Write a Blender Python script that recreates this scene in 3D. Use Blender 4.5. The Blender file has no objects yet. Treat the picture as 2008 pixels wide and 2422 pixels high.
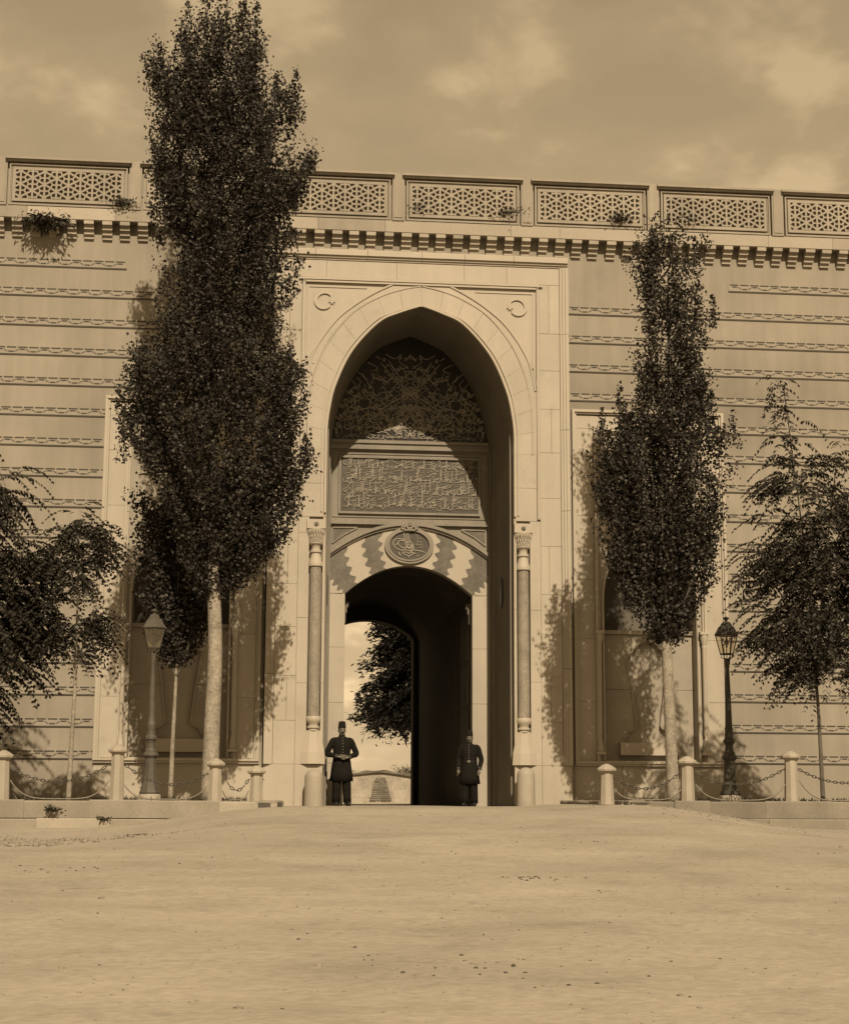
import bpy, bmesh, math, random
import numpy as np
from mathutils import Vector, Matrix, noise as mnoise

SC = bpy.context.scene
COL = SC.collection
rad = math.radians

# ------------------------------------------------------------------ camera
cam_d = bpy.data.cameras.new('camera')
cam = bpy.data.objects.new('camera', cam_d)
COL.objects.link(cam)
SC.camera = cam
cam_d.sensor_fit = 'HORIZONTAL'
cam_d.sensor_width = 36.0
cam_d.lens = 36.0 * 4000.0 / 2008.0
cam_d.clip_start = 0.1
cam_d.clip_end = 3000.0
YAW, TILT, ROLL = -0.10649786, 0.16987006, -0.00451424
Rm = Matrix.Rotation(YAW, 3, 'Z') @ Matrix.Rotation(TILT, 3, 'X') @ Matrix.Rotation(ROLL, 3, 'Y')
cx, cy, cz = Rm.col[0], Rm.col[1], Rm.col[2]
M = Matrix((( cx[0], cz[0], -cy[0], -3.7346), (cx[1], cz[1], -cy[1], -36.0), (cx[2], cz[2], -cy[2], 0.109), (0, 0, 0, 1)))
cam.matrix_world = M

# ------------------------------------------------------------------ sky and sun
SUN_TRAVEL = Vector((-0.085, 1.0, -0.86)).normalized()
to_sun = -SUN_TRAVEL
world = bpy.data.worlds.new('World')
SC.world = world
world.use_nodes = True
nt = world.node_tree
nt.nodes.clear()
def wn(t, **kw):
    n = nt.nodes.new(t)
    for k, v in kw.items():
        setattr(n, k, v)
    return n
w_out = wn('ShaderNodeOutputWorld')
w_bg = wn('ShaderNodeBackground')
w_sky = wn('ShaderNodeTexSky', sky_type='NISHITA', sun_disc=False)
w_sky.sun_elevation = math.asin(to_sun.z)
w_sky.sun_rotation = math.atan2(to_sun.x, to_sun.y)
w_sky.dust_density = 0.3
w_sky.air_density = 1.0
w_bw = wn('ShaderNodeRGBToBW')
nt.links.new(w_sky.outputs[0], w_bw.inputs[0])
# soft clouds, laid out on a high flat layer and seen in perspective
w_tc = wn('ShaderNodeTexCoord')
w_sep = wn('ShaderNodeSeparateXYZ')
nt.links.new(w_tc.outputs['Generated'], w_sep.inputs[0])
w_add = wn('ShaderNodeMath', operation='ADD'); w_add.inputs[1].default_value = 0.30
w_abs = wn('ShaderNodeMath', operation='ABSOLUTE')
nt.links.new(w_sep.outputs[2], w_abs.inputs[0]); nt.links.new(w_abs.outputs[0], w_add.inputs[0])
w_dx = wn('ShaderNodeMath', operation='DIVIDE'); w_dy = wn('ShaderNodeMath', operation='DIVIDE')
nt.links.new(w_sep.outputs[0], w_dx.inputs[0]); nt.links.new(w_add.outputs[0], w_dx.inputs[1])
nt.links.new(w_sep.outputs[1], w_dy.inputs[0]); nt.links.new(w_add.outputs[0], w_dy.inputs[1])
w_cmb = wn('ShaderNodeCombineXYZ')
nt.links.new(w_dx.outputs[0], w_cmb.inputs[0]); nt.links.new(w_dy.outputs[0], w_cmb.inputs[1])
w_cmb.inputs[2].default_value = 17.3
w_n = wn('ShaderNodeTexNoise'); w_n.inputs['Scale'].default_value = 6.4; w_n.inputs['Detail'].default_value = 6.0
w_n.inputs['Roughness'].default_value = 0.50; w_n.inputs['Distortion'].default_value = 0.1
nt.links.new(w_cmb.outputs[0], w_n.inputs['Vector'])
w_rp = wn('ShaderNodeValToRGB')
w_rp.color_ramp.elements[0].position = 0.42; w_rp.color_ramp.elements[0].color = (0.91, 0.91, 0.91, 1)
w_rp.color_ramp.elements[1].position = 0.62; w_rp.color_ramp.elements[1].color = (1.34, 1.34, 1.34, 1)
w_rp.color_ramp.elements.new(0.53).color = (1.0, 1.0, 1.0, 1)
nt.links.new(w_n.outputs[0], w_rp.inputs[0])
w_mul = wn('ShaderNodeMath', operation='MULTIPLY')
# bright haze towards the horizon levels off instead of burning out: b / (1 + 0.36 b)
w_h1 = wn('ShaderNodeMath', operation='MULTIPLY_ADD'); w_h1.inputs[1].default_value = 0.36; w_h1.inputs[2].default_value = 1.0
w_h2 = wn('ShaderNodeMath', operation='DIVIDE')
nt.links.new(w_bw.outputs[0], w_h1.inputs[0]); nt.links.new(w_bw.outputs[0], w_h2.inputs[0]); nt.links.new(w_h1.outputs[0], w_h2.inputs[1])
nt.links.new(w_h2.outputs[0], w_mul.inputs[0]); nt.links.new(w_rp.outputs[0], w_mul.inputs[1])
w_tint = wn('ShaderNodeVectorMath', operation='SCALE')
w_tint.inputs[0].default_value = (2.07, 1.505, 0.84)
nt.links.new(w_mul.outputs[0], w_tint.inputs['Scale'])
nt.links.new(w_tint.outputs[0], w_bg.inputs['Color'])
w_bg.inputs['Strength'].default_value = 0.15
nt.links.new(w_bg.outputs[0], w_out.inputs[0])

sun_d = bpy.data.lights.new('sun', 'SUN')
sun_d.energy = 5.0
sun_d.angle = rad(0.53)
sun_d.color = (1.0, 0.835, 0.61)
sun = bpy.data.objects.new('sun', sun_d)
COL.objects.link(sun)
sun.rotation_euler = SUN_TRAVEL.to_track_quat('-Z', 'Y').to_euler()
sun.location = (0, -20, 30)

vs = SC.view_settings
vs.view_transform = 'Standard'
vs.look = 'None'
vs.exposure = 0.14
vs.gamma = 1.0
vs.use_curve_mapping = False
SC.cycles.max_bounces = 6
SC.cycles.diffuse_bounces = 3

# ------------------------------------------------------------------ materials
def mat(name, col, rough=0.85, var=0.10, scale=1.2, fine=0.06, fscale=30.0, bump=0.15, bscale=60.0, objvar=0.0, spec=0.25,
        stain=None, streak=False, metallic=0.0, ruts=False, spots=None):
    r0 = col[0] * (0.55 if col[0] > 0.1 else 0.7)
    col = (r0, r0 * 0.88, r0 * 0.70)
    m = bpy.data.materials.new(name)
    m.use_nodes = True
    t = m.node_tree
    p = t.nodes['Principled BSDF']
    p.inputs['Roughness'].default_value = rough
    p.inputs['Specular IOR Level'].default_value = spec
    p.inputs['Metallic'].default_value = metallic
    g = t.nodes.new('ShaderNodeNewGeometry')
    def noise(sc, det=4.0, vec=None):
        n = t.nodes.new('ShaderNodeTexNoise')
        n.inputs['Scale'].default_value = sc
        n.inputs['Detail'].default_value = det
        t.links.new(vec or g.outputs['Position'], n.inputs['Vector'])
        return n.outputs[0]
    def maprange(src, a, b, f0=0.3, f1=0.7):
        r = t.nodes.new('ShaderNodeMapRange')
        r.inputs['From Min'].default_value = f0; r.inputs['From Max'].default_value = f1
        r.inputs['To Min'].default_value = a; r.inputs['To Max'].default_value = b
        t.links.new(src, r.inputs['Value'])
        return r.outputs[0]
    def mul(a, b):
        n = t.nodes.new('ShaderNodeMath'); n.operation = 'MULTIPLY'
        t.links.new(a, n.inputs[0]); t.links.new(b, n.inputs[1])
        return n.outputs[0]
    f = maprange(noise(scale), 1 - var, 1 + var)
    if fine:
        f = mul(f, maprange(noise(fscale, 3.0), 1 - fine, 1 + fine))
    if streak:
        mp = t.nodes.new('ShaderNodeMapping')
        mp.inputs['Scale'].default_value = (5.0, 5.0, 0.35)
        t.links.new(g.outputs['Position'], mp.inputs['Vector'])
        f = mul(f, maprange(noise(1.0, 5.0, mp.outputs[0]), 1 - var * 0.8, 1 + var * 0.6))
    if stain:
        f = mul(f, maprange(noise(stain[0], 5.0), 1.0, stain[1], 0.52, 0.68))
    if spots:
        f = mul(f, maprange(noise(spots[0], 3.0), 1.0, spots[1], 0.60, 0.72))
    if ruts:
        mp = t.nodes.new('ShaderNodeMapping')
        mp.inputs['Scale'].default_value = (0.30, 1.9, 1.0)
        mp.inputs['Rotation'].default_value = (0, 0, 0.12)
        t.links.new(g.outputs['Position'], mp.inputs['Vector'])
        f = mul(f, maprange(noise(1.0, 6.0, mp.outputs[0]), 0.95, 1.05))
    if objvar:
        oi = t.nodes.new('ShaderNodeObjectInfo')
        f = mul(f, maprange(oi.outputs['Random'], 1 - objvar, 1 + objvar, 0.0, 1.0))
    sc = t.nodes.new('ShaderNodeVectorMath'); sc.operation = 'SCALE'
    sc.inputs[0].default_value = col
    t.links.new(f, sc.inputs['Scale'])
    t.links.new(sc.outputs[0], p.inputs['Base Color'])
    if bump:
        b = t.nodes.new('ShaderNodeBump')
        b.inputs['Strength'].default_value = bump
        b.inputs['Distance'].default_value = 0.02
        t.links.new(noise(bscale, 4.0), b.inputs['Height'])
        t.links.new(b.outputs[0], p.inputs['Normal'])
    return m

MARBLE = mat('white_marble', (0.65, 0.58, 0.43), rough=0.6, var=0.05, scale=0.8, fine=0.035, objvar=0.022, streak=True, stain=(0.6, 0.90), bump=0.06, spots=(2.6, 0.93))
MARBLE_TRIM = mat('marble_trim', (0.66, 0.59, 0.43), rough=0.6, var=0.05, scale=1.0, fine=0.03, bump=0.05)
MORTAR = mat('mortar', (0.46, 0.28, 0.19), bump=0.1)
PLASTER = mat('painted_plaster', (0.46, 0.36, 0.25), var=0.10, scale=0.5, fine=0.045, streak=True, stain=(0.30, 0.80), bump=0.08, spots=(0.8, 1.12))
PLASTER_STRIP = mat('plaster_strip', (0.47, 0.37, 0.255), var=0.05, scale=0.7, fine=0.03, bump=0.05)
BANDLINE = mat('band_line_paint', (0.085, 0.065, 0.04), bump=0.0)
PARAPET = mat('parapet_stone', (0.50, 0.42, 0.29), var=0.09, scale=1.3, fine=0.05, streak=True, objvar=0.06, bump=0.1)
PARAPET_PALE = mat('pale_patch_stone', (0.60, 0.51, 0.36), var=0.05, objvar=0.1, bump=0.1)
CORBEL = mat('corbel_stone', (0.54, 0.46, 0.32), var=0.1, scale=3.0, objvar=0.12, bump=0.1)
REVEAL = mat('shaded_reveal_stone', (0.29, 0.32, 0.21), var=0.1, streak=True, bump=0.1)  # base colour lowered to deepen the shade inside the recess
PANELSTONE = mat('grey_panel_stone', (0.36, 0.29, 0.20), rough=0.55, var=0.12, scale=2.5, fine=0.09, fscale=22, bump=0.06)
LUNETTE = mat('black_green_marble', (0.03, 0.04, 0.03), rough=0.4, var=0.15, bump=0.05)
PLAQUE = mat('plaque_dark_ground', (0.13, 0.125, 0.08), rough=0.6, var=0.12, scale=4, bump=0.1)
GILT = mat('gilt_lettering', (0.56, 0.56, 0.38), rough=0.5, var=0.08, scale=6, bump=0.0)
LETTER = mat('plaque_lettering', (0.52, 0.37, 0.25), rough=0.6, var=0.1, scale=6, bump=0.0)
ABLAQ = mat('veined_dark_marble', (0.215, 0.205, 0.135), rough=0.5, var=0.2, scale=3.5, fine=0.14, fscale=18, bump=0.05)
SHAFT = mat('mottled_shaft_marble', (0.40, 0.325, 0.225), rough=0.45, var=0.16, scale=5, fine=0.16, fscale=28, bump=0.05)
MEDAL = mat('medallion_ground', (0.13, 0.095, 0.06), rough=0.5, var=0.12, bump=0.05)
MEDALRIM = mat('medallion_rim', (0.38, 0.31, 0.21), rough=0.5, var=0.1, scale=4, bump=0.05)
PASSAGE_SHADE = mat('shade_dark_passage', (0.085, 0.038, 0.027), rough=0.95, var=0.2, bump=0.1)  # deep shade of the passage put into a near-black base colour
DOORWOOD = mat('dark_door_wood', (0.10, 0.065, 0.038), rough=0.7, var=0.2, scale=4, bump=0.2)
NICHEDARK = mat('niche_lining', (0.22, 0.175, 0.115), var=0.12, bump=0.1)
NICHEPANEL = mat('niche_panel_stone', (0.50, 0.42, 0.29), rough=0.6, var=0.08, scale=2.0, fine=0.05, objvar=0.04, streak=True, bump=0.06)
SAND = mat('sandy_ground', (0.565, 0.385, 0.27), rough=0.95, var=0.12, scale=0.4, fine=0.09, fscale=11.0, stain=(1.1, 0.89), bump=0.45, bscale=16.0, spec=0.1, ruts=True, spots=(3.2, 0.86))
PAVE = mat('terrace_earth', (0.36, 0.29, 0.20), rough=0.95, var=0.15, scale=1.5, bump=0.3, spec=0.1)
KERB = mat('kerb_stone_pale', (0.47, 0.39, 0.27), var=0.12, scale=2.0, fine=0.08, objvar=0.22, bump=0.25)
KERBD = mat('kerb_stone_grey', (0.335, 0.275, 0.19), var=0.14, scale=2.0, fine=0.08, objvar=0.22, bump=0.25)
POSTM = mat('post_marble', (0.53, 0.53, 0.38), rough=0.65, var=0.07, scale=3, bump=0.1, objvar=0.04)
CHAIN = mat('iron_chain', (0.10, 0.08, 0.055), rough=0.7, var=0.2, scale=8, bump=0.0)
RODM = mat('pale_cable', (0.32, 0.26, 0.18), rough=0.7, var=0.15, scale=8, bump=0.0)
LAMPPALE = mat('weathered_lamp_paint', (0.14, 0.27, 0.185), rough=0.6, var=0.16, scale=5, fine=0.1, bump=0.05)
LAMPDARK = mat('dark_lamp_iron', (0.07, 0.055, 0.037), rough=0.5, var=0.18, scale=5, bump=0.05)
BARKP = mat('pale_bark', (0.44, 0.36, 0.25), var=0.22, scale=6, fine=0.2, fscale=24, bump=0.5, bscale=26)
BARKD = mat('dark_bark', (0.17, 0.13, 0.085), var=0.2, scale=6, bump=0.4, bscale=30)
CLOTH = mat('dark_wool', (0.016, 0.023, 0.017), rough=0.9, var=0.15, scale=9, bump=0.1, spec=0.1)
TROUSER = mat('dark_trousers', (0.014, 0.02, 0.015), rough=0.9, var=0.15, scale=9, bump=0.1, spec=0.1)
FEZ = mat('dark_felt', (0.02, 0.026, 0.019), rough=0.95, var=0.1, scale=9, bump=0.05, spec=0.1)
SKIN = mat('skin', (0.26, 0.24, 0.15), rough=0.6, var=0.06, scale=20, bump=0.0)
HAIRM = mat('dark_hair', (0.03, 0.024, 0.018), rough=0.7, var=0.1, bump=0.0)
BRASS = mat('pale_metal', (0.32, 0.42, 0.28), rough=0.35, var=0.05, bump=0.0)
CUFFM = mat('pale_cuff', (0.14, 0.29, 0.2), rough=0.8, var=0.05, bump=0.0)
BOOT = mat('boot_leather', (0.02, 0.017, 0.012), rough=0.4, bump=0.05)
RUBBLE = mat('court_wall_rubble', (0.55, 0.46, 0.33), var=0.2, scale=2.5, fine=0.15, fscale=9, bump=0.4, bscale=8)
BRICKM = mat('court_brick', (0.30, 0.23, 0.15), var=0.15, scale=3, objvar=0.2, bump=0.2)
GRAVELM = mat('gravel', (0.25, 0.20, 0.135), var=0.4, scale=1.5, bump=0.1)
CLOD = mat('dark_clod', (0.13, 0.045, 0.03), var=0.2, bump=0.3)

def leaf_mat(name, col, rough=0.5, spec=0.35, tr=0.15):
    m = bpy.data.materials.new(name)
    m.use_nodes = True
    t = m.node_tree
    p = t.nodes['Principled BSDF']
    a = t.nodes.new('ShaderNodeAttribute'); a.attribute_name = 'leaf_tone'
    sc = t.nodes.new('ShaderNodeVectorMath'); sc.operation = 'SCALE'
    sc.inputs[0].default_value = col
    t.links.new(a.outputs['Fac'], sc.inputs['Scale'])
    t.links.new(sc.outputs[0], p.inputs['Base Color'])
    p.inputs['Roughness'].default_value = rough
    p.inputs['Specular IOR Level'].default_value = spec
    if tr:
        tl = t.nodes.new('ShaderNodeBsdfTranslucent')
        t.links.new(sc.outputs[0], tl.inputs['Color'])
        mx = t.nodes.new('ShaderNodeMixShader'); mx.inputs[0].default_value = tr
        t.links.new(p.outputs[0], mx.inputs[1]); t.links.new(tl.outputs[0], mx.inputs[2])
        t.links.new(mx.outputs[0], t.nodes['Material Output'].inputs[0])
    return m
LEAF = leaf_mat('poplar_leaf', (0.033, 0.028, 0.0215), rough=0.55, spec=0.22, tr=0.1)
LEAF2 = leaf_mat('pinnate_leaf', (0.031, 0.027, 0.020), tr=0.1, spec=0.2)
NEEDLE = leaf_mat('conifer_needle', (0.010, 0.009, 0.007), spec=0.1, tr=0.0)
WEED = leaf_mat('weed_leaf', (0.045, 0.038, 0.026))
GLASS = bpy.data.materials.new('lantern_glass'); GLASS.use_nodes = True
_t = GLASS.node_tree; _p = _t.nodes['Principled BSDF']
_p.inputs['Base Color'].default_value = (0.5, 0.42, 0.3, 1); _p.inputs['Roughness'].default_value = 0.12
_tr = _t.nodes.new('ShaderNodeBsdfTransparent'); _tr.inputs[0].default_value = (0.93, 0.9, 0.83, 1)
_mx = _t.nodes.new('ShaderNodeMixShader'); _mx.inputs[0].default_value = 0.86
_t.links.new(_p.outputs[0], _mx.inputs[1]); _t.links.new(_tr.outputs[0], _mx.inputs[2])
_t.links.new(_mx.outputs[0], _t.nodes['Material Output'].inputs[0])

# ------------------------------------------------------------------ helpers
class MB:
    def __init__(self):
        self.v = []; self.f = []; self.mi = []
    def face(self, idx, m=0):
        self.f.append(idx); self.mi.append(m)
    def box(self, x0, x1, y0, y1, z0, z1, m=0):
        if x0 > x1: x0, x1 = x1, x0
        n = len(self.v)
        self.v += [(x0, y0, z0), (x1, y0, z0), (x1, y1, z0), (x0, y1, z0), (x0, y0, z1), (x1, y0, z1), (x1, y1, z1), (x0, y1, z1)]
        for q in ((0, 3, 2, 1), (4, 5, 6, 7), (0, 1, 5, 4), (1, 2, 6, 5), (2, 3, 7, 6), (3, 0, 4, 7)):
            self.face([n + i for i in q], m)
        return self
    def prism(self, out, y0, y1, m=0):
        n = len(self.v); k = len(out)
        self.v += [(x, y0, z) for x, z in out] + [(x, y1, z) for x, z in out]
        self.face(list(range(n, n + k)), m)
        self.face(list(range(n + 2 * k - 1, n + k - 1, -1)), m)
        for i in range(k):
            j = (i + 1) % k
            self.face([n + i, n + k + i, n + k + j, n + j], m)
        return self
    def strip(self, A, B, y0, y1, m=0, caps=True):
        n = len(self.v); k = len(A)
        self.v += [(x, y0, z) for x, z in A] + [(x, y0, z) for x, z in B] + [(x, y1, z) for x, z in A] + [(x, y1, z) for x, z in B]
        for i in range(k - 1):
            a, b, c, d = n + i, n + i + 1, n + k + i + 1, n + k + i
            self.face([a, b, c, d], m)
            self.face([a + 2 * k, d + 2 * k, c + 2 * k, b + 2 * k], m)
            self.face([a, a + 2 * k, b + 2 * k, b], m)
            self.face([d, c, c + 2 * k, d + 2 * k], m)
        if caps:
            self.face([n, n + k, n + 3 * k, n + 2 * k], m)
            self.face([n + k - 1, n + 3 * k - 1, n + 4 * k - 1, n + 2 * k - 1], m)
        return self
    def ribbon(self, pts, w, y0, y1, m=0):
        A, B = offset(pts, w / 2), offset(pts, -w / 2)
        return self.strip(A, B, y0, y1, m)
    def revolve(self, prof, c=(0, 0, 0), seg=16, phase=0.0, sx=1.0, sy=1.0, m=0, cap=True):
        n = len(self.v); k = len(prof)
        for r, z in prof:
            for i in range(seg):
                a = phase + 2 * math.pi * i / seg
                self.v.append((c[0] + r * sx * math.cos(a), c[1] + r * sy * math.sin(a), c[2] + z))
        for j in range(k - 1):
            for i in range(seg):
                i2 = (i + 1) % seg
                self.face([n + j * seg + i, n + j * seg + i2, n + (j + 1) * seg + i2, n + (j + 1) * seg + i], m)
        if cap:
            self.face([n + i for i in range(seg - 1, -1, -1)], m)
            self.face([n + (k - 1) * seg + i for i in range(seg)], m)
        return self
    def tube(self, path, radii, seg=8, m=0, cap=True, flat=1.0):
        n = len(self.v); k = len(path)
        P = [Vector(p) for p in path]
        if not hasattr(radii, '__len__'): radii = [radii] * k
        ref = None
        for j in range(k):
            t = (P[min(j + 1, k - 1)] - P[max(j - 1, 0)]).normalized()
            if ref is None:
                ref = Vector((1, 0, 0)) if abs(t.x) < 0.8 else Vector((0, 1, 0))
            u = (ref - t * ref.dot(t)).normalized(); ref = u
            w = t.cross(u)
            for i in range(seg):
                a = 2 * math.pi * i / seg
                self.v.append(tuple(P[j] + (u * math.cos(a) + w * math.sin(a) * flat) * radii[j]))
        for j in range(k - 1):
            for i in range(seg):
                i2 = (i + 1) % seg
                self.face([n + j * seg + i, n + j * seg + i2, n + (j + 1) * seg + i2, n + (j + 1) * seg + i], m)
        if cap:
            self.face([n + i for i in range(seg - 1, -1, -1)], m)
            self.face([n + (k - 1) * seg + i for i in range(seg)], m)
        return self
    def mesh(self, name, mats, smooth=False, recalc=True):
        me = bpy.data.meshes.new(name)
        me.from_pydata(self.v, [], self.f)
        if not isinstance(mats, (list, tuple)): mats = [mats]
        for m in mats: me.materials.append(m)
        if len(mats) > 1:
            me.polygons.foreach_set('material_index', self.mi)
        if recalc:
            bm = bmesh.new(); bm.from_mesh(me)
            bmesh.ops.recalc_face_normals(bm, faces=bm.faces)
            bm.to_mesh(me); bm.free()
        if smooth:
            me.polygons.foreach_set('use_smooth', [True] * len(me.polygons))
            if smooth != 'all':
                bm = bmesh.new(); bm.from_mesh(me)
                for e in bm.edges:
                    if len(e.link_faces) == 2 and e.calc_face_angle(0) > rad(38): e.smooth = False
                bm.to_mesh(me); bm.free()
        me.update()
        return me
    def build(self, name, mats, parent=None, smooth=False, loc=None, recalc=True):
        return put(name, self.mesh(name, mats, smooth, recalc), parent, loc)

def put(name, me, parent=None, loc=None, rz=0.0):
    o = bpy.data.objects.new(name, me)
    COL.objects.link(o)
    if parent is not None: o.parent = parent
    if loc is not None: o.location = loc
    if rz: o.rotation_euler = (0, 0, rz)
    return o
def tag(o, label=None, cat=None, group=None, kind=None):
    if label: o['label'] = label
    if cat: o['category'] = cat
    if group: o['group'] = group
    if kind: o['kind'] = kind
    return o
def thing(name, label, cat, loc=(0, 0, 0), rz=0.0, group=None):
    return tag(put(name, None, None, loc, rz), label, cat, group)

def offset(pts, d):
    out = []
    k = len(pts)
    for i in range(k):
        a = pts[max(i - 1, 0)]; b = pts[min(i + 1, k - 1)]
        tx, tz = b[0] - a[0], b[1] - a[1]
        L = math.hypot(tx, tz) or 1.0
        out.append((pts[i][0] - tz / L * d, pts[i][1] + tx / L * d))
    return out
def catmull(P, n=8):
    out = []
    k = len(P)
    for i in range(k - 1):
        p0, p1, p2, p3 = P[max(i - 1, 0)], P[i], P[i + 1], P[min(i + 2, k - 1)]
        for j in range(n):
            t = j / n
            out.append(tuple(0.5 * (2 * b + (c - a) * t + (2 * a - 5 * b + 4 * c - d) * t * t + (3 * b - a - 3 * c + d) * t ** 3)
                             for a, b, c, d in zip(p0, p1, p2, p3)))
    out.append(tuple(P[-1]))
    return out
def resample(P, n):
    d = [0.0]
    for a, b in zip(P, P[1:]): d.append(d[-1] + math.dist(a, b))
    out = []; j = 0
    for i in range(n):
        s = d[-1] * i / (n - 1)
        while j < len(d) - 2 and d[j + 1] < s: j += 1
        u = (s - d[j]) / ((d[j + 1] - d[j]) or 1)
        out.append(tuple(a + (b - a) * u for a, b in zip(P[j], P[j + 1])))
    return out
def flipx(P): return [(-x, z) for x, z in P]
def smoothstep(a, b, x):
    t = min(1.0, max(0.0, (x - a) / (b - a)))
    return t * t * (3 - 2 * t)
# ------------------------------------------------------------------ ground, terraces, kerbs
def ground_z(x, y):
    t = max(0.0, -y - 6.9)
    c = 0.012 - 0.0505 * min(t, 40.0) * smoothstep(0.0, 2.5, t)
    fade = math.exp(-((t - 1.4) / 6.0) ** 2) if t > 1.4 else 1.0
    s = 0.36 * smoothstep(2.9, 6.6, abs(x)) * fade * smoothstep(-5.2, -6.2, y)
    w = 0.018 * math.sin(x * 0.9 + y * 0.35) * math.sin(y * 0.7 - x * 0.2) + 0.012 * math.sin(x * 2.3 + 1.0) * math.sin(y * 1.9)
    w *= smoothstep(-6.8, -9.0, y)
    r = 0.06 * smoothstep(1.7, 2.9, x) * (1 - smoothstep(3.1, 5.2, x)) * smoothstep(-9.2, -7.0, y) * (1 - smoothstep(2, 4, y))
    return c - s + w + r
def axis(a, b, fine0, fine1, step, coarse):
    v = list(np.arange(fine0, fine1 + 1e-6, step))
    lo = list(np.linspace(a, fine0, coarse))[:-1]; hi = list(np.linspace(fine1, b, coarse))[1:]
    return lo + v + hi
gx = axis(-700, 700, -14, 14, 0.35, 14); gy = axis(-600, 900, -34, 3, 0.35, 14)
gm = MB()
for yy in gy:
    for xx in gx:
        gm.v.append((xx, yy, ground_z(xx, yy)))
for j in range(len(gy) - 1):
    for i in range(len(gx) - 1):
        a = j * len(gx) + i
        gm.face([a, a + 1, a + 1 + len(gx), a + len(gx)])
ground = gm.build('ground', SAND, smooth='all', recalc=False)
tag(ground, 'pale sandy square rising to the gate', 'ground', kind='structure')

def kerb_path(s):
    return [(s * x, y) for x, y in ((12.5, -6.6), (4.7, -6.6), (4.0, -6.6), (3.4, -6.58), (3.1, -6.5), (2.98, -6.3), (2.95, -5.7), (2.95, -3.0), (2.95, -0.42))]
TERR = {-1: 0.115, 1: 0.145}
for s, nm in ((-1, 'pavement_left'), (1, 'pavement_right')):
    P = [(x - s * 0.0 , y) for x, y in kerb_path(s)]
    P = [(x + s * 0.12 if abs(y) < 6.0 else x, y + 0.12) for x, y in P]
    poly = P + [(s * 2.95 + s * 0.12, 0.02), (s * 12.5, 0.02)]
    b = MB(); n = len(poly)
    top = TERR[s]
    b.v += [(x, y, top - 0.012) for x, y in poly] + [(x, y, -0.6) for x, y in poly]
    b.face(list(range(n))); b.face(list(range(2 * n - 1, n - 1, -1)))
    for i in range(n): b.face([i, n + i, n + (i + 1) % n, (i + 1) % n])
    tag(b.build(nm, PAVE), 'raised earth terrace behind the kerb', 'pavement', kind='structure')
    # kerb: a thing of stones
    k = thing('kerb', ('pale two course stone kerb of the terrace at the tall poplar' if s < 0 else
                       'grey weathered stone kerb of the terrace at the smaller poplar'), 'kerb', (0, 0, 0), group=None)
    rng = random.Random(5 + s)
    path = kerb_path(s)
    bed = MB(); n_ = len(path)
    A_ = offset(path, (-1 if s < 0 else 1) * -0.035); B_ = offset(path, (-1 if s < 0 else 1) * -0.28)
    bed.v += [(x, y, -0.6) for x, y in A_] + [(x, y, top - 0.03) for x, y in A_] + [(x, y, top - 0.03) for x, y in B_]
    for q_ in range(2):
        for i in range(n_ - 1): bed.face([q_ * n_ + i, q_ * n_ + i + 1, (q_ + 1) * n_ + i + 1, (q_ + 1) * n_ + i])
    bed.build('joint_earth', CLOD, k)
    segs = resample(path, 400)
    L = sum(math.dist(a, c) for a, c in zip(segs, segs[1:]))
    for course, (z0, z1, outw) in enumerate(((top - 0.30, top + 0.004, 0.0), (-0.62, top - 0.306, 0.05))):
        pos = 0.0
        while pos < L - 0.05:
            curved = pos > L - 4.9
            ln = rng.uniform(0.45, 0.62) if curved else rng.uniform(0.55, 1.25)
            if course: ln *= 1.15
            e = min(L, pos + ln)
            if L - e < 0.3: e = L
            i0 = int(pos / L * 399); i1 = min(399, int(math.ceil(e / L * 399)))
            if i1 <= i0: i1 = i0 + 1
            idx = [i0, (i0 + i1) // 2, i1] if i1 - i0 > 1 else [i0, i1]
            pts = [segs[i] for i in idx]
            # shrink for the joint
            def lerp(a, c, u): return (a[0] + (c[0] - a[0]) * u, a[1] + (c[1] - a[1]) * u)
            g = 0.017 / max(0.05, math.dist(pts[0], pts[-1]))
            pts[0] = lerp(pts[0], pts[1], g * 2); pts[-1] = lerp(pts[-1], pts[-2], g * 2)
            sh = rng.uniform(-0.02, 0.02)
            d0 = outw + sh; d1 = -0.32
            A = offset(pts, (-1 if s < 0 else 1) * -d0 * -1); B = offset(pts, (-1 if s < 0 else 1) * d1)
            # orientation: outward is toward the camera / centre
            kk = len(pts); b = MB()
            zz1 = z1 + rng.uniform(-0.03, 0.006) * (0.3 if course else 1)
            ch = 0.02
            b.v += [(x, y, z0) for x, y in A] + [(x, y, zz1 - ch) for x, y in A] + [(lerp(A[i], B[i], 0.06)[0], lerp(A[i], B[i], 0.06)[1], zz1) for i in range(kk)] \
                 + [(x, y, zz1) for x, y in B] + [(x, y, z0) for x, y in B]
            for r in range(4):
                for i in range(kk - 1):
                    b.face([r * kk + i, r * kk + i + 1, (r + 1) * kk + i + 1, (r + 1) * kk + i])
            b.face([r * kk for r in range(5)]); b.face([r * kk + kk - 1 for r in range(5)])
            b.build('kerb_stone', KERB if s < 0 else KERBD, k)
            pos = e

# ------------------------------------------------------------------ gatehouse
GH = thing('gatehouse', 'great stone gatehouse with tall pointed portal and lattice parapet', 'gatehouse')
WX = 12.5           # half length of the wall that is built
PITCH = 2.886

# solid masses behind the facade
core = MB()
for s in (-1, 1):
    core.box(s * 2.12, s * WX, 1.45, 15.6, -0.5, 12.46)
    core.box(s * 2.12, s * 3.30, 0.06, 1.45, -0.5, 12.46)
core.box(-3.3, 3.3, 0.06, 2.3, 11.05, 12.46)
core.box(-2.12, 2.12, 2.42, 15.6, 6.6, 12.46)
core.box(-3.27, 3.27, 0.0, 0.06, 12.05, 12.555)
core.build('wall_core', PLASTER, GH)

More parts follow.
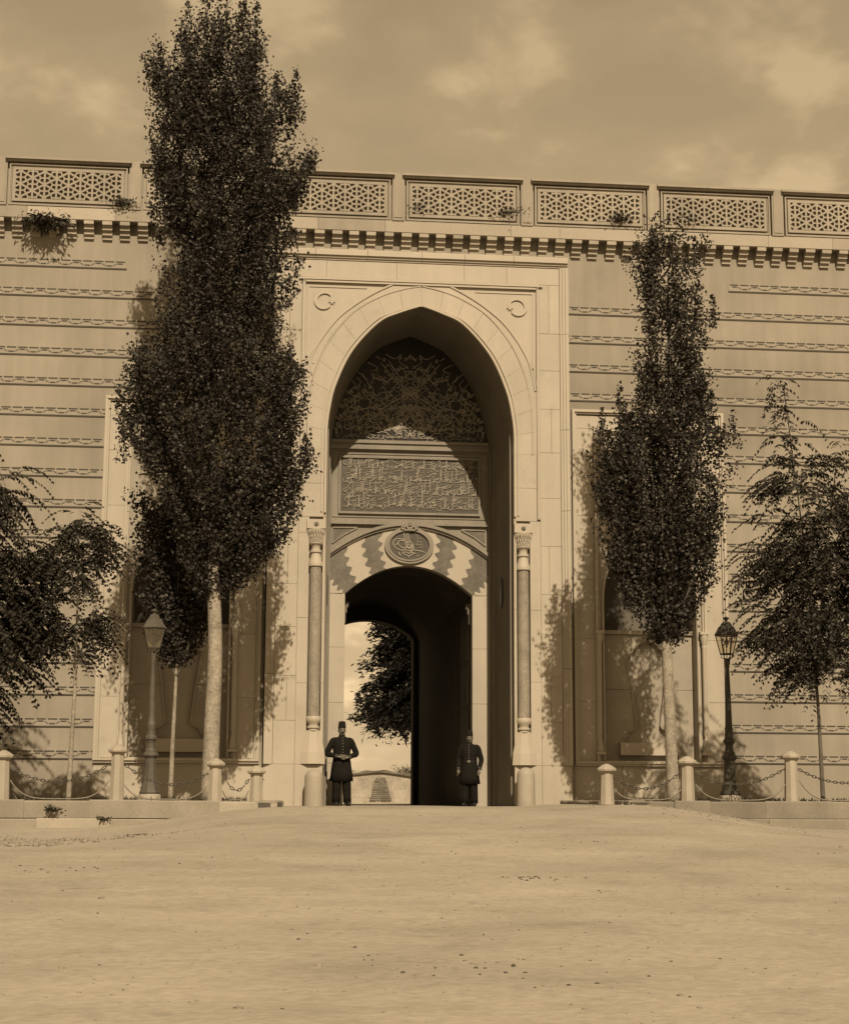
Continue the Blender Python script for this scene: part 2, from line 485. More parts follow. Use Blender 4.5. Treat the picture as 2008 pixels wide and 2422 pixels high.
def side_wall(s):
    b = MB()
    b.box(s * 6.78, s * WX, 0.0, 1.45, -0.5, 12.555)
    b.box(s * 3.27, s * 6.78, 0.0, 1.45, 8.68, 12.555)
    b.box(s * 3.295, s * 3.36, -0.06, 1.45, -0.5, 8.68)
    w = b.build('side_wall', PLASTER, GH)
    z0, dz = 11.545, 0.6623
    for k in range(17):
        z = z0 - k * dz
        if k < 5:
            xs = {(-1, 0): 6.45, (-1, 1): 5.75, (1, 0): 7.02}.get((s, k), 3.29)
        else:
            xs = 6.80
        bb = MB()
        # plaster string, 12 mm proud, with the dark jointing painted on it
        bb.box(s * xs, s * WX, -0.012, 0.0, z - 0.012, z + 0.178, 0)
        L0, L1 = xs, WX
        def bx(a, c, za, zb, m=1):
            a = max(a, L0); c = min(c, L1)
            if c - a > 0.01: bb.box(s * a, s * c, -0.0155, -0.0118, za, zb, m)
        bx(L0, L1, z - 0.010, z + 0.022)
        ph = 0.12 * (k % 3)
        n = int((L1 - L0) / 0.235) + 3
        for i in range(n):
            a = L0 - 0.2 + ph * 0.3 + i * 0.235
            bx(a, a + 0.198, z + 0.146, z + 0.176)
            up = i % 2
            zz = z + (0.104 if up else 0.054)
            bx(a + 0.05, a + 0.165, zz - 0.002, zz + 0.027)
            # slanting link to the next step
            a2 = a + 0.165; c2 = a + 0.05 + 0.235
            if a2 > L0 + 0.02 and c2 < L1 - 0.02:
                z2 = z + (0.054 if up else 0.104)
                out = [(s * (a2 + 0.02), zz + 0.0), (s * (c2 - 0.02), z2 + 0.0), (s * (c2 - 0.02), z2 + 0.02), (s * (a2 + 0.02), zz + 0.02)]
                bb.prism(out, -0.0152, -0.0118, 1)
        bb.build('painted_band', [PLASTER_STRIP, BANDLINE], w)
    return w
for s in (-1, 1): side_wall(s)

# corbel table
cb = MB()
cb.box(-0.105, 0.105, -0.265, 0.0, 12.465, 12.553)
cb.box(-0.100, 0.100, -0.205, 0.0, 12.435, 12.464)
cb.box(-0.105, 0.105, -0.185, 0.0, 12.370, 12.434)
cb.box(-0.100, 0.100, -0.130, 0.0, 12.340, 12.369)
cb.box(-0.105, 0.105, -0.115, 0.0, 12.275, 12.339)
cb.box(-0.100, 0.100, -0.065, 0.0, 12.245, 12.274)
cb.box(-0.105, 0.105, -0.055, 0.0, 12.19, 12.244)
cme = cb.mesh('corbel', CORBEL)
nC = 32
rng = random.Random(3)
for i in range(-nC, nC + 1):
    o = put('corbel', cme, GH, (i * 0.3848 + 0.04 + rng.uniform(-0.012, 0.012), -0.002, rng.uniform(-0.006, 0.006)))
    o.scale = (rng.uniform(0.94, 1.06), 1, 1)

# parapet: base slabs, posts, caps, panels with blind lattice
pb = MB()
pb.box(-WX, WX, -0.20, 0.55, 12.556, 13.82)
parapet = pb.build('parapet', PARAPET, GH)
# facing slabs under the panels, some replaced with paler stone
x = -WX
slabs = [(-WX, -8.60, 0), (-8.60, -6.72, 1), (-6.72, -5.05, 0), (-5.05, -3.6, 1), (-3.6, -2.30, 2), (-2.3, -0.82, 0), (-0.82, 2.0, 2), (2.0, 3.1, 2), (3.1, 5.2, 1), (5.2, 7.9, 2), (7.9, 9.4, 1), (9.4, WX, 0)]
for a, c, k in slabs:
    MB().box(a + 0.003, c - 0.003, -0.28, -0.20, 12.555, 12.815).build('facing_slab', (PARAPET, PARAPET_PALE, PARAPET_PALE)[k], parapet)
# moulded panels
def lattice_mesh(w, h):
    # triangular grid of bars plus the honeycomb that joins the triangle centres
    p = 0.256
    b = MB()
    t = 0.042; y0, y1 = -0.075, 0.0
    def seg(a, c, wd):
        # clip to the rectangle
        (xa, za), (xc, zc) = a, c
        u0, u1 = 0.0, 1.0
        dx, dz = xc - xa, zc - za
        for pp, qq in ((-dx, xa + w / 2), (dx, w / 2 - xa), (-dz, za + h / 2), (dz, h / 2 - za)):
            if abs(pp) < 1e-9:
                if qq < 0: return
            else:
                r = qq / pp
                if pp < 0: u0 = max(u0, r)
                else: u1 = min(u1, r)
        if u1 - u0 < 0.02: return
        A = (xa + dx * u0, za + dz * u0); C = (xa + dx * u1, za + dz * u1)
        if math.dist(A, C) < 0.015: return
        b.ribbon([A, C], wd, y0 + rj[0], y1)
    rj = [0.0]
    side = p / math.cos(rad(30))       # length of a triangle side
    n = int(w / p) + 2
    k = 0
    for i in range(-n, n + 1):
        x = i * p
        rj[0] = 0.0
        if abs(x) < w / 2: seg((x, -h), (x, h), t)
    for sg in (-1, 1):
        for j in range(-14, 15):
            zc = j * side
            rj[0] = 0.002 if sg > 0 else 0.004
            seg((-w, zc - sg * w * math.tan(rad(30))), (w, zc + sg * w * math.tan(rad(30))), t)
    rj[0] = 0.007
    for i in range(-n, n + 1):
        for j in range(-6, 7):
            # node at column i; two triangles to its right
            zc = (j + (0.5 if i % 2 else 0.0)) * side
            xn = i * p
            cA = (xn + p / 3.0 * 2.0, zc)                      # triangle pointing left: centre
            cB = (xn + p / 3.0, zc + side / 2)               # triangle pointing right
            # edges of the honeycomb
            seg(cA, cB, t * 0.8)
            seg(cA, (xn + p / 3.0, zc - side / 2), t * 0.8)
            seg(cA, (xn + p + p / 3.0, zc), t * 0.8)
    return b.mesh('lattice', PARAPET)
PW, LW, LH = 2.53, 2.26, 0.64
lme = lattice_mesh(LW, LH)
fr = MB()
def rect_frame(b, x0, x1, z0, z1, t, y0, y1):
    b.box(x0, x1, y0, y1, z1 - t, z1); b.box(x0, x1, y0, y1, z0, z0 + t)
    b.box(x0, x0 + t, y0, y1, z0 + t, z1 - t); b.box(x1 - t, x1, y0, y1, z0 + t, z1 - t)
zc = 13.235
rect_frame(fr, -LW / 2 - 0.065, LW / 2 + 0.065, zc - LH / 2 - 0.075, zc + LH / 2 + 0.065, 0.066, -0.495, -0.42)
rect_frame(fr, -PW / 2, PW / 2, zc - LH / 2 - 0.165, zc + LH / 2 + 0.135, 0.03, -0.515, -0.42)
rect_frame(fr, -PW / 2 + 0.03, PW / 2 - 0.03, zc - LH / 2 - 0.135, zc + LH / 2 + 0.105, 0.024, -0.475, -0.42)
fme = fr.mesh('panel_frame', PARAPET)
cpm = MB()
cpm.box(-PW / 2 - 0.09, PW / 2 + 0.09, -0.62, 0.40, 13.765, 13.815)
cpm.box(-PW / 2 - 0.05, PW / 2 + 0.05, -0.565, 0.38, 13.725, 13.764)
cpme = cpm.mesh('coping', PARAPET)
pst = MB()
pst.box(-0.135, 0.135, -0.525, 0.36, 12.737, 13.835)
pst.box(-0.10, 0.10, -0.54, 0.36, 12.80, 13.80)
psme = pst.mesh('parapet_post', PARAPET)
for i in range(-4, 5):
    xc = 0.914 + i * PITCH
    if abs(xc) + PW / 2 > WX: continue
    p = put('parapet_panel', fme, GH, (xc, 0.22, 0.08))
    put('lattice', lme, p, (0, -0.42, zc))
    put('coping', cpme, p, (0, 0, 0))
    put('parapet_post', psme, GH, (xc - PITCH / 2, 0.22, 0.08))

# ------------------------------------------------------------------ portal
FY = -0.25
INTR = resample(catmull([(2.03, 7.6), (2.03, 8.0), (1.985, 8.45), (1.85, 9.03), (1.50, 9.80), (0.92, 10.47), (0.45, 10.71), (0.0, 10.87)], 10), 61)
RING = resample(catmull([(2.47, 7.6), (2.47, 8.2), (2.43, 8.8), (2.30, 9.4), (2.02, 10.05), (1.5, 10.70), (0.9, 11.08), (0.4, 11.26), (0.0, 11.34)], 10), 61)
SPAN = resample(catmull([(2.55, 9.0), (2.38, 9.72), (1.93, 10.43), (1.45, 10.86), (1.0, 11.15), (0.62, 11.34)], 10), 30)
pc = MB()
for s in (-1, 1):
    A = [(s * 2.04, -0.5)] + [(s * x * 1.003, z + 0.004) for x, z in INTR]
    B = [(s * 3.26, -0.5)] + [(s * 3.26, 7.6 + (12.05 - 7.6) * i / 30) for i in range(31)] + [(s * 3.26 * (1 - i / 30), 12.05) for i in range(1, 31)]
    pc.strip(A, B, -0.10, 0.05)
portal = pc.build('portal', MORTAR, GH)
def blk(x0, x1, z0, z1, y0=FY, y1=-0.10, name='ashlar_block', m=MARBLE, parent=None, g=0.0013):
    j = random.Random(int((x0 * 31 + z0 * 17 + x1) * 1000)).uniform(-0.003, 0.003)
    x0, x1 = min(x0, x1), max(x0, x1)
    b = MB()
    a, c, d, e = x0 + g, x1 - g, z0 + g, z1 - g
    t = 0.006
    n = 0
    b.v += [(a, y1, d), (c, y1, d), (c, y1, e), (a, y1, e), (a, y0 + j + t, d), (c, y0 + j + t, d), (c, y0 + j + t, e), (a, y0 + j + t, e),
            (a + t, y0 + j, d + t), (c - t, y0 + j, d + t), (c - t, y0 + j, e - t), (a + t, y0 + j, e - t)]
    for q in ((0, 1, 5, 4), (1, 2, 6, 5), (2, 3, 7, 6), (3, 0, 4, 7), (4, 5, 9, 8), (5, 6, 10, 9), (6, 7, 11, 10), (7, 4, 8, 11), (8, 9, 10, 11)):
        b.face(list(q))
    return b.build(name, m, parent or portal)
rng = random.Random(11)
def courses(z0, z1, h):
    out = [z0]
    while out[-1] + h * 1.35 < z1: out.append(out[-1] + h * rng.uniform(0.85, 1.15))
    return out + [z1]
for s in (-1, 1):
    # plinth
    for a, c in ((2.03, 2.62), (2.62, 3.27)):
        blk(s * a, s * c, -0.35, 0.87, FY - 0.01)
    # outer field column
    zs = courses(0.87, 11.46, 0.92)
    for i, (a, c) in enumerate(zip(zs, zs[1:])):
        if i % 3 == 1:
            xm = rng.uniform(2.8, 2.9)
            blk(s * 2.62, s * xm, a, c); blk(s * xm, s * 3.08, a, c)
        else:
            blk(s * 2.62, s * 3.08, a, c)
    # strip beside the colonnette, and the arris of the opening
    zs = courses(0.87, 6.12, 1.6)
    for a, c in zip(zs, zs[1:]):
        blk(s * 2.385, s * 2.62, a, c); blk(s * 2.03, s * 2.095, a, c)
    MB().box(s * 2.10, s * 2.38, -0.13, -0.10, 0.87, 6.12).build('slot_back', MARBLE, portal)
    blk(s * 2.03, s * 2.55, 6.12, 6.85); blk(s * 2.03, s * 2.55, 6.85, 7.6)
    # voussoirs of the great arch
    cuts = [0, 6, 12, 18, 24, 30, 36, 42, 48, 54, 60]
    for a, c in zip(cuts, cuts[1:]):
        A = INTR[a:c + 1]; B = RING[a:c + 1]
        def shr(P):
            P = list(P)
            u = 0.002 / max(0.02, math.dist(P[0], P[1]))
            P[0] = (P[0][0] + (P[1][0] - P[0][0]) * u, P[0][1] + (P[1][1] - P[0][1]) * u)
            u = 0.002 / max(0.02, math.dist(P[-1], P[-2]))
            P[-1] = (P[-1][0] + (P[-2][0] - P[-1][0]) * u, P[-1][1] + (P[-2][1] - P[-1][1]) * u)
            return P
        A, B = shr(A), shr(B)
        MB().strip([(s * x, z) for x, z in A], [(s * x, z) for x, z in B], FY + rng.uniform(-0.003, 0.003), -0.10).build('voussoir', MARBLE, portal)
    # flat band between ring and spandrel
    out = [(s * x, z) for x, z in [(RING[i][0] + 0.006, RING[i][1] + 0.004) for i in range(0, 61, 2)] + SPAN[::-1] + [(2.55, 7.6)]]
    MB().prism(out, FY + 0.003, -0.10).build('spandrel_band', MARBLE, portal)
    # sunk spandrel with crescent and star
    out = [(s * x, z) for x, z in SPAN + [(2.55, 11.34)]]
    sp = MB().prism(out, FY + 0.03, -0.10).build('spandrel', MARBLE, portal)
    cr = MB()
    A = []; B = []
    for i in range(25):
        a = rad(42) + rad(276) * i / 24
        A.append((0.2 * math.cos(a), 0.2 * math.sin(a)))
        B.append((0.035 + 0.165 * math.cos(a), 0.165 * math.sin(a) * 0.98))
    c0 = (s * 2.16, 10.93)
    cr.strip([(c0[0] + (x if s < 0 else -x), c0[1] + z) for x, z in A], [(c0[0] + (x if s < 0 else -x), c0[1] + z) for x, z in B], FY - 0.005, FY + 0.03)
    st = []
    for i in range(12):
        a = math.pi * i / 6; r = 0.07 if i % 2 == 0 else 0.03
        st.append((c0[0] - s * 0.19 + r * math.cos(a), c0[1] - 0.02 + r * math.sin(a)))
    cr.prism(st, FY - 0.001, FY + 0.03)
    cr.build('crescent_and_star', MARBLE_TRIM, portal)
    # thin mouldings
    mo = MB()
    mo.ribbon([(s * (x - 0.022), z + 0.03) for x, z in SPAN], 0.035, FY - 0.022, FY + 0.02)
    mo.ribbon([(s * (x + 0.035), z - 0.01) for x, z in SPAN[:-3]], 0.02, FY + 0.012, FY + 0.03)
    mo.box(s * 2.555, s * 2.615, FY - 0.03, FY + 0.02, 6.16, 11.40)
    mo.box(s * 2.575, s * 2.600, FY - 0.045, FY - 0.03, 6.18, 11.40)
    mo.box(s * 2.47, s * 2.50, FY + 0.012, FY + 0.03, 9.5, 11.24)
    mo.box(s * 1.20, s * 2.50, FY + 0.012, FY + 0.03, 11.24, 11.27)
    mo.build('panel_moulding', MARBLE_TRIM, portal)
    ar = MB()
    path = [(s * 2.03, 6.2)] + [(s * x, z) for x, z in INTR]
    ar.ribbon([(x + s * 0.03, z + 0.012) for x, z in path], 0.045, FY - 0.055, FY + 0.02)
    ar.ribbon([(x + s * 0.105, z + 0.035) for x, z in path], 0.03, FY - 0.03, FY + 0.02)
    ar.ribbon([(s * (x - 0.012), z - 0.005) for x, z in RING], 0.022, FY - 0.018, FY + 0.02)
    ar.build('arch_moulding', MARBLE_TRIM, portal)
    # outer frame moulding, in lengths
    zs = courses(0.87, 11.86, 1.9)
    for a, c in zip(zs, zs[1:]):
        b = MB()
        b.box(s * 3.085, s * 3.14, FY - 0.02, -0.1, a + 0.004, c - 0.004); b.box(s * 3.14, s * 3.20, FY - 0.055, -0.1, a + 0.004, c - 0.004)
        b.box(s * 3.20, s * 3.27, FY - 0.085, -0.1, a + 0.004, c - 0.004)
        b.build('frame_moulding', MARBLE_TRIM, portal)
# top of the portal
xs = [-3.08, -2.1, -0.55, 0.95, 1.9, 3.08]
for a, c in zip(xs, xs[1:]): blk(a, c, 11.46, 11.86)
mo = MB()
mo.box(-2.615, 2.615, FY - 0.03, -0.1, 11.345, 11.455); mo.box(-2.70, 2.70, FY - 0.05, FY - 0.03, 11.40, 11.44)
mo.build('panel_moulding', MARBLE_TRIM, portal)
xs = [-3.27, -2.35, -1.2, 0.0, 0.95, 2.05, 3.27]
for a, c in zip(xs, xs[1:]):
    b = MB()
    b.box(a + 0.004, c - 0.004, FY - 0.02, -0.1, 11.862, 11.905); b.box(a + 0.004, c - 0.004, FY - 0.055, -0.1, 11.905, 11.955)
    b.box(a + 0.004, c - 0.004, FY - 0.10, -0.1, 11.955, 12.06); b.box(a + 0.004, c - 0.004, FY - 0.06, -0.1, 12.06, 12.10)
    b.build('cornice_moulding', MARBLE_TRIM, portal)

# colonnettes at the corners of the opening
def colonnette(s):
    c = put('colonnette', None, GH, (s * 2.238, -0.215, 0))
    MB().revolve([(0.132, 1.86), (0.128, 3.4), (0.122, 5.06)], seg=24).build('shaft', SHAFT, c, smooth=True)
    b = MB()
    b.revolve([(0.15, 5.05), (0.155, 5.12), (0.135, 5.16), (0.115, 5.26), (0.10, 5.33), (0.13, 5.345), (0.13, 5.385), (0.10, 5.40), (0.095, 5.46), (0.115, 5.50), (0.15, 5.53), (0.155, 5.56)], seg=24)
    # bell of the capital in three tiers of small hanging cells
    for tier, (z, r, n) in enumerate(((5.57, 0.13, 8), (5.66, 0.15, 8), (5.76, 0.175, 8))):
        b.revolve([(r * 0.85, z - 0.012), (r, z + 0.03), (r * 1.02, z + 0.088)], seg=16, phase=tier * 0.2)
        for i in range(n * 2):
            a = 2 * math.pi * (i + 0.5 * tier) / (n * 2)
            x, y = r * 1.0 * math.cos(a), r * 1.0 * math.sin(a)
            b.revolve([(0.006, z - 0.03), (0.024, z + 0.03), (0.026, z + 0.075)], c=(x, y, 0), seg=6)
    b.build('capital', MARBLE_TRIM, c, smooth=True)
    b = MB(); b.box(-0.20, 0.20, -0.10, 0.09, 5.86, 6.06)
    me = b.build('impost', MARBLE_TRIM, c)
    bo = MB().revolve([(0.05, 0.0), (0.045, 0.02), (0.02, 0.03)], seg=12).build('boss', ABLAQ, c, loc=(0, -0.10, 5.955)); bo.rotation_euler = (math.pi / 2, 0, 0)
    b = MB()
    b.revolve([(0.11, 1.57), (0.105, 1.61), (0.135, 1.625), (0.135, 1.655), (0.105, 1.67), (0.115, 1.72), (0.155, 1.76), (0.165, 1.82), (0.15, 1.87)], seg=24)
    b.build('base', MARBLE_TRIM, c, smooth=True)
    b = MB(); n = 0
    pl = [(0.13, 1.57), (0.14, 1.5), (0.21, 1.12), (0.22, 0.88)]
    b.revolve([(r * 1.25, z) for r, z in pl[::-1]], seg=8, phase=math.pi / 8, sy=0.55)
    b.build('pedestal', MARBLE_TRIM, c)
colonnette(-1); colonnette(1)
# paving under the portal front
rng = random.Random(4)

# ------------------------------------------------------------------ recess of the portal
BY = 2.2
BK = [(x * 0.905, z - 0.0) for x, z in INTR]
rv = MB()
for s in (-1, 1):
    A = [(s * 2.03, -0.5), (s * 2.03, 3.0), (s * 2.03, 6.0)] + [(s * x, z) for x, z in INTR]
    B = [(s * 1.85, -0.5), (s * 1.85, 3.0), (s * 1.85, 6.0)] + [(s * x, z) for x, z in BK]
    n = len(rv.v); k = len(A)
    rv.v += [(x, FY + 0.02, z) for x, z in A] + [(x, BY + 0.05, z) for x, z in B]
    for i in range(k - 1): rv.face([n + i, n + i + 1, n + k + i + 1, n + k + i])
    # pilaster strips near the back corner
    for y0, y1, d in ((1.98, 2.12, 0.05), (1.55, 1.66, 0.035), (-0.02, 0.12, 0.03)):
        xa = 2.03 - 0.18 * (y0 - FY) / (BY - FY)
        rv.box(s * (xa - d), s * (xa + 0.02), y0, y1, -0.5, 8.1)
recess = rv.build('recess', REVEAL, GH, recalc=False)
for s in (-1, 1):
    b = MB()
    b.revolve([(1.0, 0.0), (0.97, 0.02), (0.9, 0.025)], seg=28)
    o = b.build('oval_boss', LUNETTE, recess, loc=(s * 1.945, 0.95, 4.68))
    o.rotation_euler = (0, -s * math.pi / 2, 0)
    o.scale = (0.36, 0.20, 1.0)
# back wall: solid behind the facings, pierced by the doorway
def door_z(x, hw=1.455, sp=4.78, rise=0.66): return sp + rise * (1 - (x / hw) ** 2)
def hood_z(x): return 5.68 + 0.70 * (1 - (x / 1.84) ** 2)
dx = [1.455 * (1 - i / 20) for i in range(21)]
bw = MB()
for s in (-1, 1):
    A = [(s * 1.455, -0.5)] + [(s * x, door_z(x)) for x in dx]
    B = [(s * 2.14, -0.5)] + [(s * 2.14, 4.78 + 1.9 * i / 10) for i in range(11)] + [(s * 2.14 * (1 - i / 10), 6.68) for i in range(1, 11)]
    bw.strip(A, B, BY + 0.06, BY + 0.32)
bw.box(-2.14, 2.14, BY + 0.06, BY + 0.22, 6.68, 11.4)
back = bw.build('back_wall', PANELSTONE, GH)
# lunette
out = [(-x * 0.995, z) for x, z in BK if z > 8.3] + [(x * 0.995, z) for x, z in reversed(BK) if z > 8.3]
out = [(-1.82, 8.33)] + out + [(1.82, 8.33)]
lun = MB().prism(out, BY, BY + 0.06).build('lunette', LUNETTE, GH)
b = MB()
b.box(-1.86, 1.86, BY - 0.10, BY + 0.06, 8.27, 8.345); b.box(-1.86, 1.86, BY - 0.06, BY + 0.06, 8.21, 8.268); b.box(-1.86, 1.86, BY - 0.085, BY + 0.06, 8.13, 8.205)
b.box(-1.86, 1.86, BY - 0.03, BY + 0.06, 8.09, 8.128)
b.build('string_course', PANELSTONE, GH)
fld = MB()
fld.box(-1.86, 1.86, BY, BY + 0.06, 6.50, 8.088)
field = fld.build('plaque_field', PANELSTONE, GH)
b = MB(); rect_frame(b, -1.78, 1.78, 6.54, 8.05, 0.03, BY - 0.02, BY); b.build('field_moulding', PANELSTONE, field)
plq = MB().box(-1.60, 1.60, BY - 0.012, BY - 0.002, 6.66, 7.935).build('inscription_plaque', PLAQUE, GH)
b = MB(); rect_frame(b, -1.64, 1.64, 6.62, 7.975, 0.05, BY - 0.055, BY - 0.002); b.build('plaque_frame', PANELSTONE, plq)
b = MB(); b.box(-1.86, 1.86, BY - 0.05, BY + 0.06, 6.42, 6.498); b.box(-1.86, 1.86, BY - 0.09, BY + 0.06, 6.37, 6.418); b.build('string_course', PANELSTONE, GH)
# corner pieces above the hood with dark triangles
for s in (-1, 1):
    xs_ = [1.86 - 1.86 * i / 16 for i in range(17)]
    cp = MB()
    cp.strip([(s * x, hood_z(min(x, 1.84)) + 0.05) for x in xs_ if hood_z(min(x, 1.84)) + 0.05 < 6.368], [(s * x, 6.368) for x in xs_ if hood_z(min(x, 1.84)) + 0.05 < 6.368], BY, BY + 0.06)
    cpo = cp.build('corner_panel', PANELSTONE, GH)
    tri = [(s * 1.74, 5.98), (s * 1.74, 6.24), (s * 1.28, 6.27)]
    MB().prism(tri, BY - 0.006, BY).build('dark_triangle', ABLAQ, cpo)
    tb = MB(); tb.ribbon([(s * 1.76, 5.93), (s * 1.77, 6.28)], 0.03, BY - 0.03, BY); tb.ribbon([(s * 1.77, 6.29), (s * 1.2, 6.30)], 0.03, BY - 0.03, BY)
    tb.ribbon([(s * 1.77, 5.93), (s * 1.5, 6.13), (s * 1.2, 6.29)], 0.03, BY - 0.032, BY)
    tb.build('triangle_moulding', PANELSTONE, cpo)
hd = MB()
hp = [(1.87 - 3.74 * i / 40, hood_z(1.87 - 3.74 * i / 40)) for i in range(41)]
hd.ribbon([(x, z + 0.015) for x, z in hp], 0.07, BY - 0.10, BY + 0.06); hd.ribbon([(x, z - 0.05) for x, z in hp], 0.05, BY - 0.05, BY + 0.06)
hd.build('hood_moulding', PANELSTONE, GH)
# joggled voussoirs of the doorway in two marbles
va = put('doorway_arch', None, GH)
TB = [-1.0, -0.81, -0.585, -0.36, 0.36, 0.585, 0.81, 1.0]
def joggle(t):
    s = 1 if t > 0 else -1
    a = abs(t)
    xi, xo = a * 1.455, (a * 1.80 if a < 1 else 1.845)
    zi, zo = door_z(a * 1.455), hood_z(min(xo, 1.84)) - 0.07
    pts = []
    if a >= 1.0: xi, zi, xo, zo = 1.455, 4.78, 1.845, 5.24
    N = 4
    L = math.hypot(xo - xi, zo - zi); ux, uz = (xo - xi) / L, (zo - zi) / L
    nx, nz = uz, -ux
    for i in range(N * 4 + 1):
        u = i / (N * 4)
        d = 0.06 * (1, 1.0, -0.2, -0.7)[i % 4] * (0 if i in (0, N * 4) else 1)
        d += 0.05 * math.sin(u * math.pi)
        pts.append((s * (xi + (xo - xi) * u + nx * d), zi + (zo - zi) * u + nz * d))
    return pts
for i, (a, c) in enumerate(zip(TB, TB[1:])):
    dark = i in (0, 2, 4, 6)
    if i == 3: dark = False
    dark = i in (0, 2, 4, 6) and i != 3
    left, right = joggle(a), joggle(c)
    ins = [(a + (c - a) * k / 8) * 1.455 for k in range(1, 8)]
    outs = [(a + (c - a) * k / 8) * 1.80 for k in range(1, 8)]
    if i == 0: left = left + [(-1.845, hood_z(1.84) - 0.07)]
    if i == 6: right = right + [(1.845, hood_z(1.84) - 0.07)]
    poly = left + [(x, hood_z(x) - 0.07) for x in outs] + right[::-1] + [(x, door_z(x)) for x in ins[::-1]]
    MB().prism(poly, BY - (0.0 if dark else 0.004), BY + 0.06).build('voussoir', ABLAQ if dark else MARBLE, va)
for s in (-1, 1):
    J = joggle(s * 1.0)
    MB().prism(J + [(s * 1.845, 4.78)], BY - 0.004, BY + 0.06).build('springer', MARBLE, va)
    zs = [-0.4, 0.95, 2.3, 3.55, 4.775]
    for a, c in zip(zs, zs[1:]): blk(s * 1.458, s * 1.85, a, c, BY - 0.003, BY + 0.06, name='jamb_block', parent=back)
    b = MB()
    b.box(s * 1.36, s * 1.50, BY + 0.33, BY + 0.6, 4.50, 4.62); b.box(s * 1.39, s * 1.50, BY + 0.33, BY + 0.58, 4.38, 4.498); b.box(s * 1.42, s * 1.50, BY + 0.33, BY + 0.55, 4.15, 4.378)
    b.build('impost', NICHEDARK, GH)
# medallion with the monogram
md = put('medallion', None, GH, (0.0, BY - 0.012, 5.905))
def ell(a, c, n=40): return [(a * math.cos(2 * math.pi * i / n), c * math.sin(2 * math.pi * i / n)) for i in range(n)]
MB().prism(ell(0.47, 0.345), -0.03, 0.02).build('ground', MEDAL, md)
def ellring(b, a0, c0, a1, c1, y0, y1, n=48):
    A = ell(a0, c0, n); B = ell(a1, c1, n)
    b.strip(A + A[:1], B + B[:1], y0, y1, caps=False)
b = MB(); ellring(b, 0.46, 0.335, 0.50, 0.37, -0.075, 0.02); ellring(b, 0.50, 0.37, 0.565, 0.425, -0.055, 0.02); b.build('rim', MEDALRIM, md)
b = MB()
for a, (x, z, r) in enumerate(((0.0, 0.45, 0.07), (-0.08, 0.39, 0.05), (0.08, 0.39, 0.05), (-0.16, 0.40, 0.03), (0.16, 0.40, 0.03), (0.0, 0.37, 0.03))):
    P = [(x + r * math.cos(t * 0.45), z + r * math.sin(t * 0.45)) for t in range(15)]
    b.ribbon(P, 0.03, -0.10 - 0.002 * a, 0.0)
b.build('ribbon_crest', MEDALRIM, md)
def T(px, py): return ((px - 860) * 0.00084, (780 - py) * 0.00086)
tg = MB()
def ink(P, w=0.018, n=6, k=[0]):
    k[0] += 1
    tg.ribbon(catmull([T(*p) for p in P], n), w, -0.045 - 0.0006 * (k[0] % 9), -0.028)
ink([(705, 400), (715, 520), (735, 640), (770, 800)]); ink([(765, 400), (780, 540), (800, 660), (820, 820)]); ink([(815, 390), (835, 520), (860, 640), (930, 740), (940, 840), (1000, 910), (1130, 920), (1290, 965)])
ink([(740, 640), (560, 600), (430, 660), (420, 760), (500, 860), (620, 910), (720, 905)]); ink([(720, 670), (600, 650), (545, 720), (600, 800), (690, 850), (760, 840)])
ink([(480, 780), (540, 735)]); ink([(840, 640), (950, 760), (960, 880), (900, 960), (1010, 990)])
ink([(680, 950), (700, 1010), (780, 1050), (850, 1065), (960, 1010), (1020, 990)]); ink([(690, 930), (760, 900), (850, 930), (930, 900)]); ink([(700, 980), (780, 960), (840, 1000), (930, 950)])
ink([(760, 760), (830, 740), (900, 800), (840, 850), (770, 820)]); ink([(750, 700), (820, 690), (880, 720)]); ink([(740, 880), (800, 800), (860, 880), (920, 820)])
ink([(850, 1065), (845, 1110)]); ink([(1070, 480), (1085, 640), (1060, 760), (1000, 740)], 0.008); ink([(1100, 600), (1150, 590), (1190, 630)], 0.008); ink([(1040, 760), (1120, 770), (1190, 690), (1110, 690)], 0.009)
ink([(1110, 830), (1160, 840), (1210, 800), (1200, 750), (1110, 780)], 0.009); ink([(1120, 660), (1180, 670)], 0.008); ink([(570, 960), (600, 1030), (640, 1050)], 0.02); ink([(1060, 1060), (1110, 1050)], 0.02)
tg.build('monogram', LETTER, md)

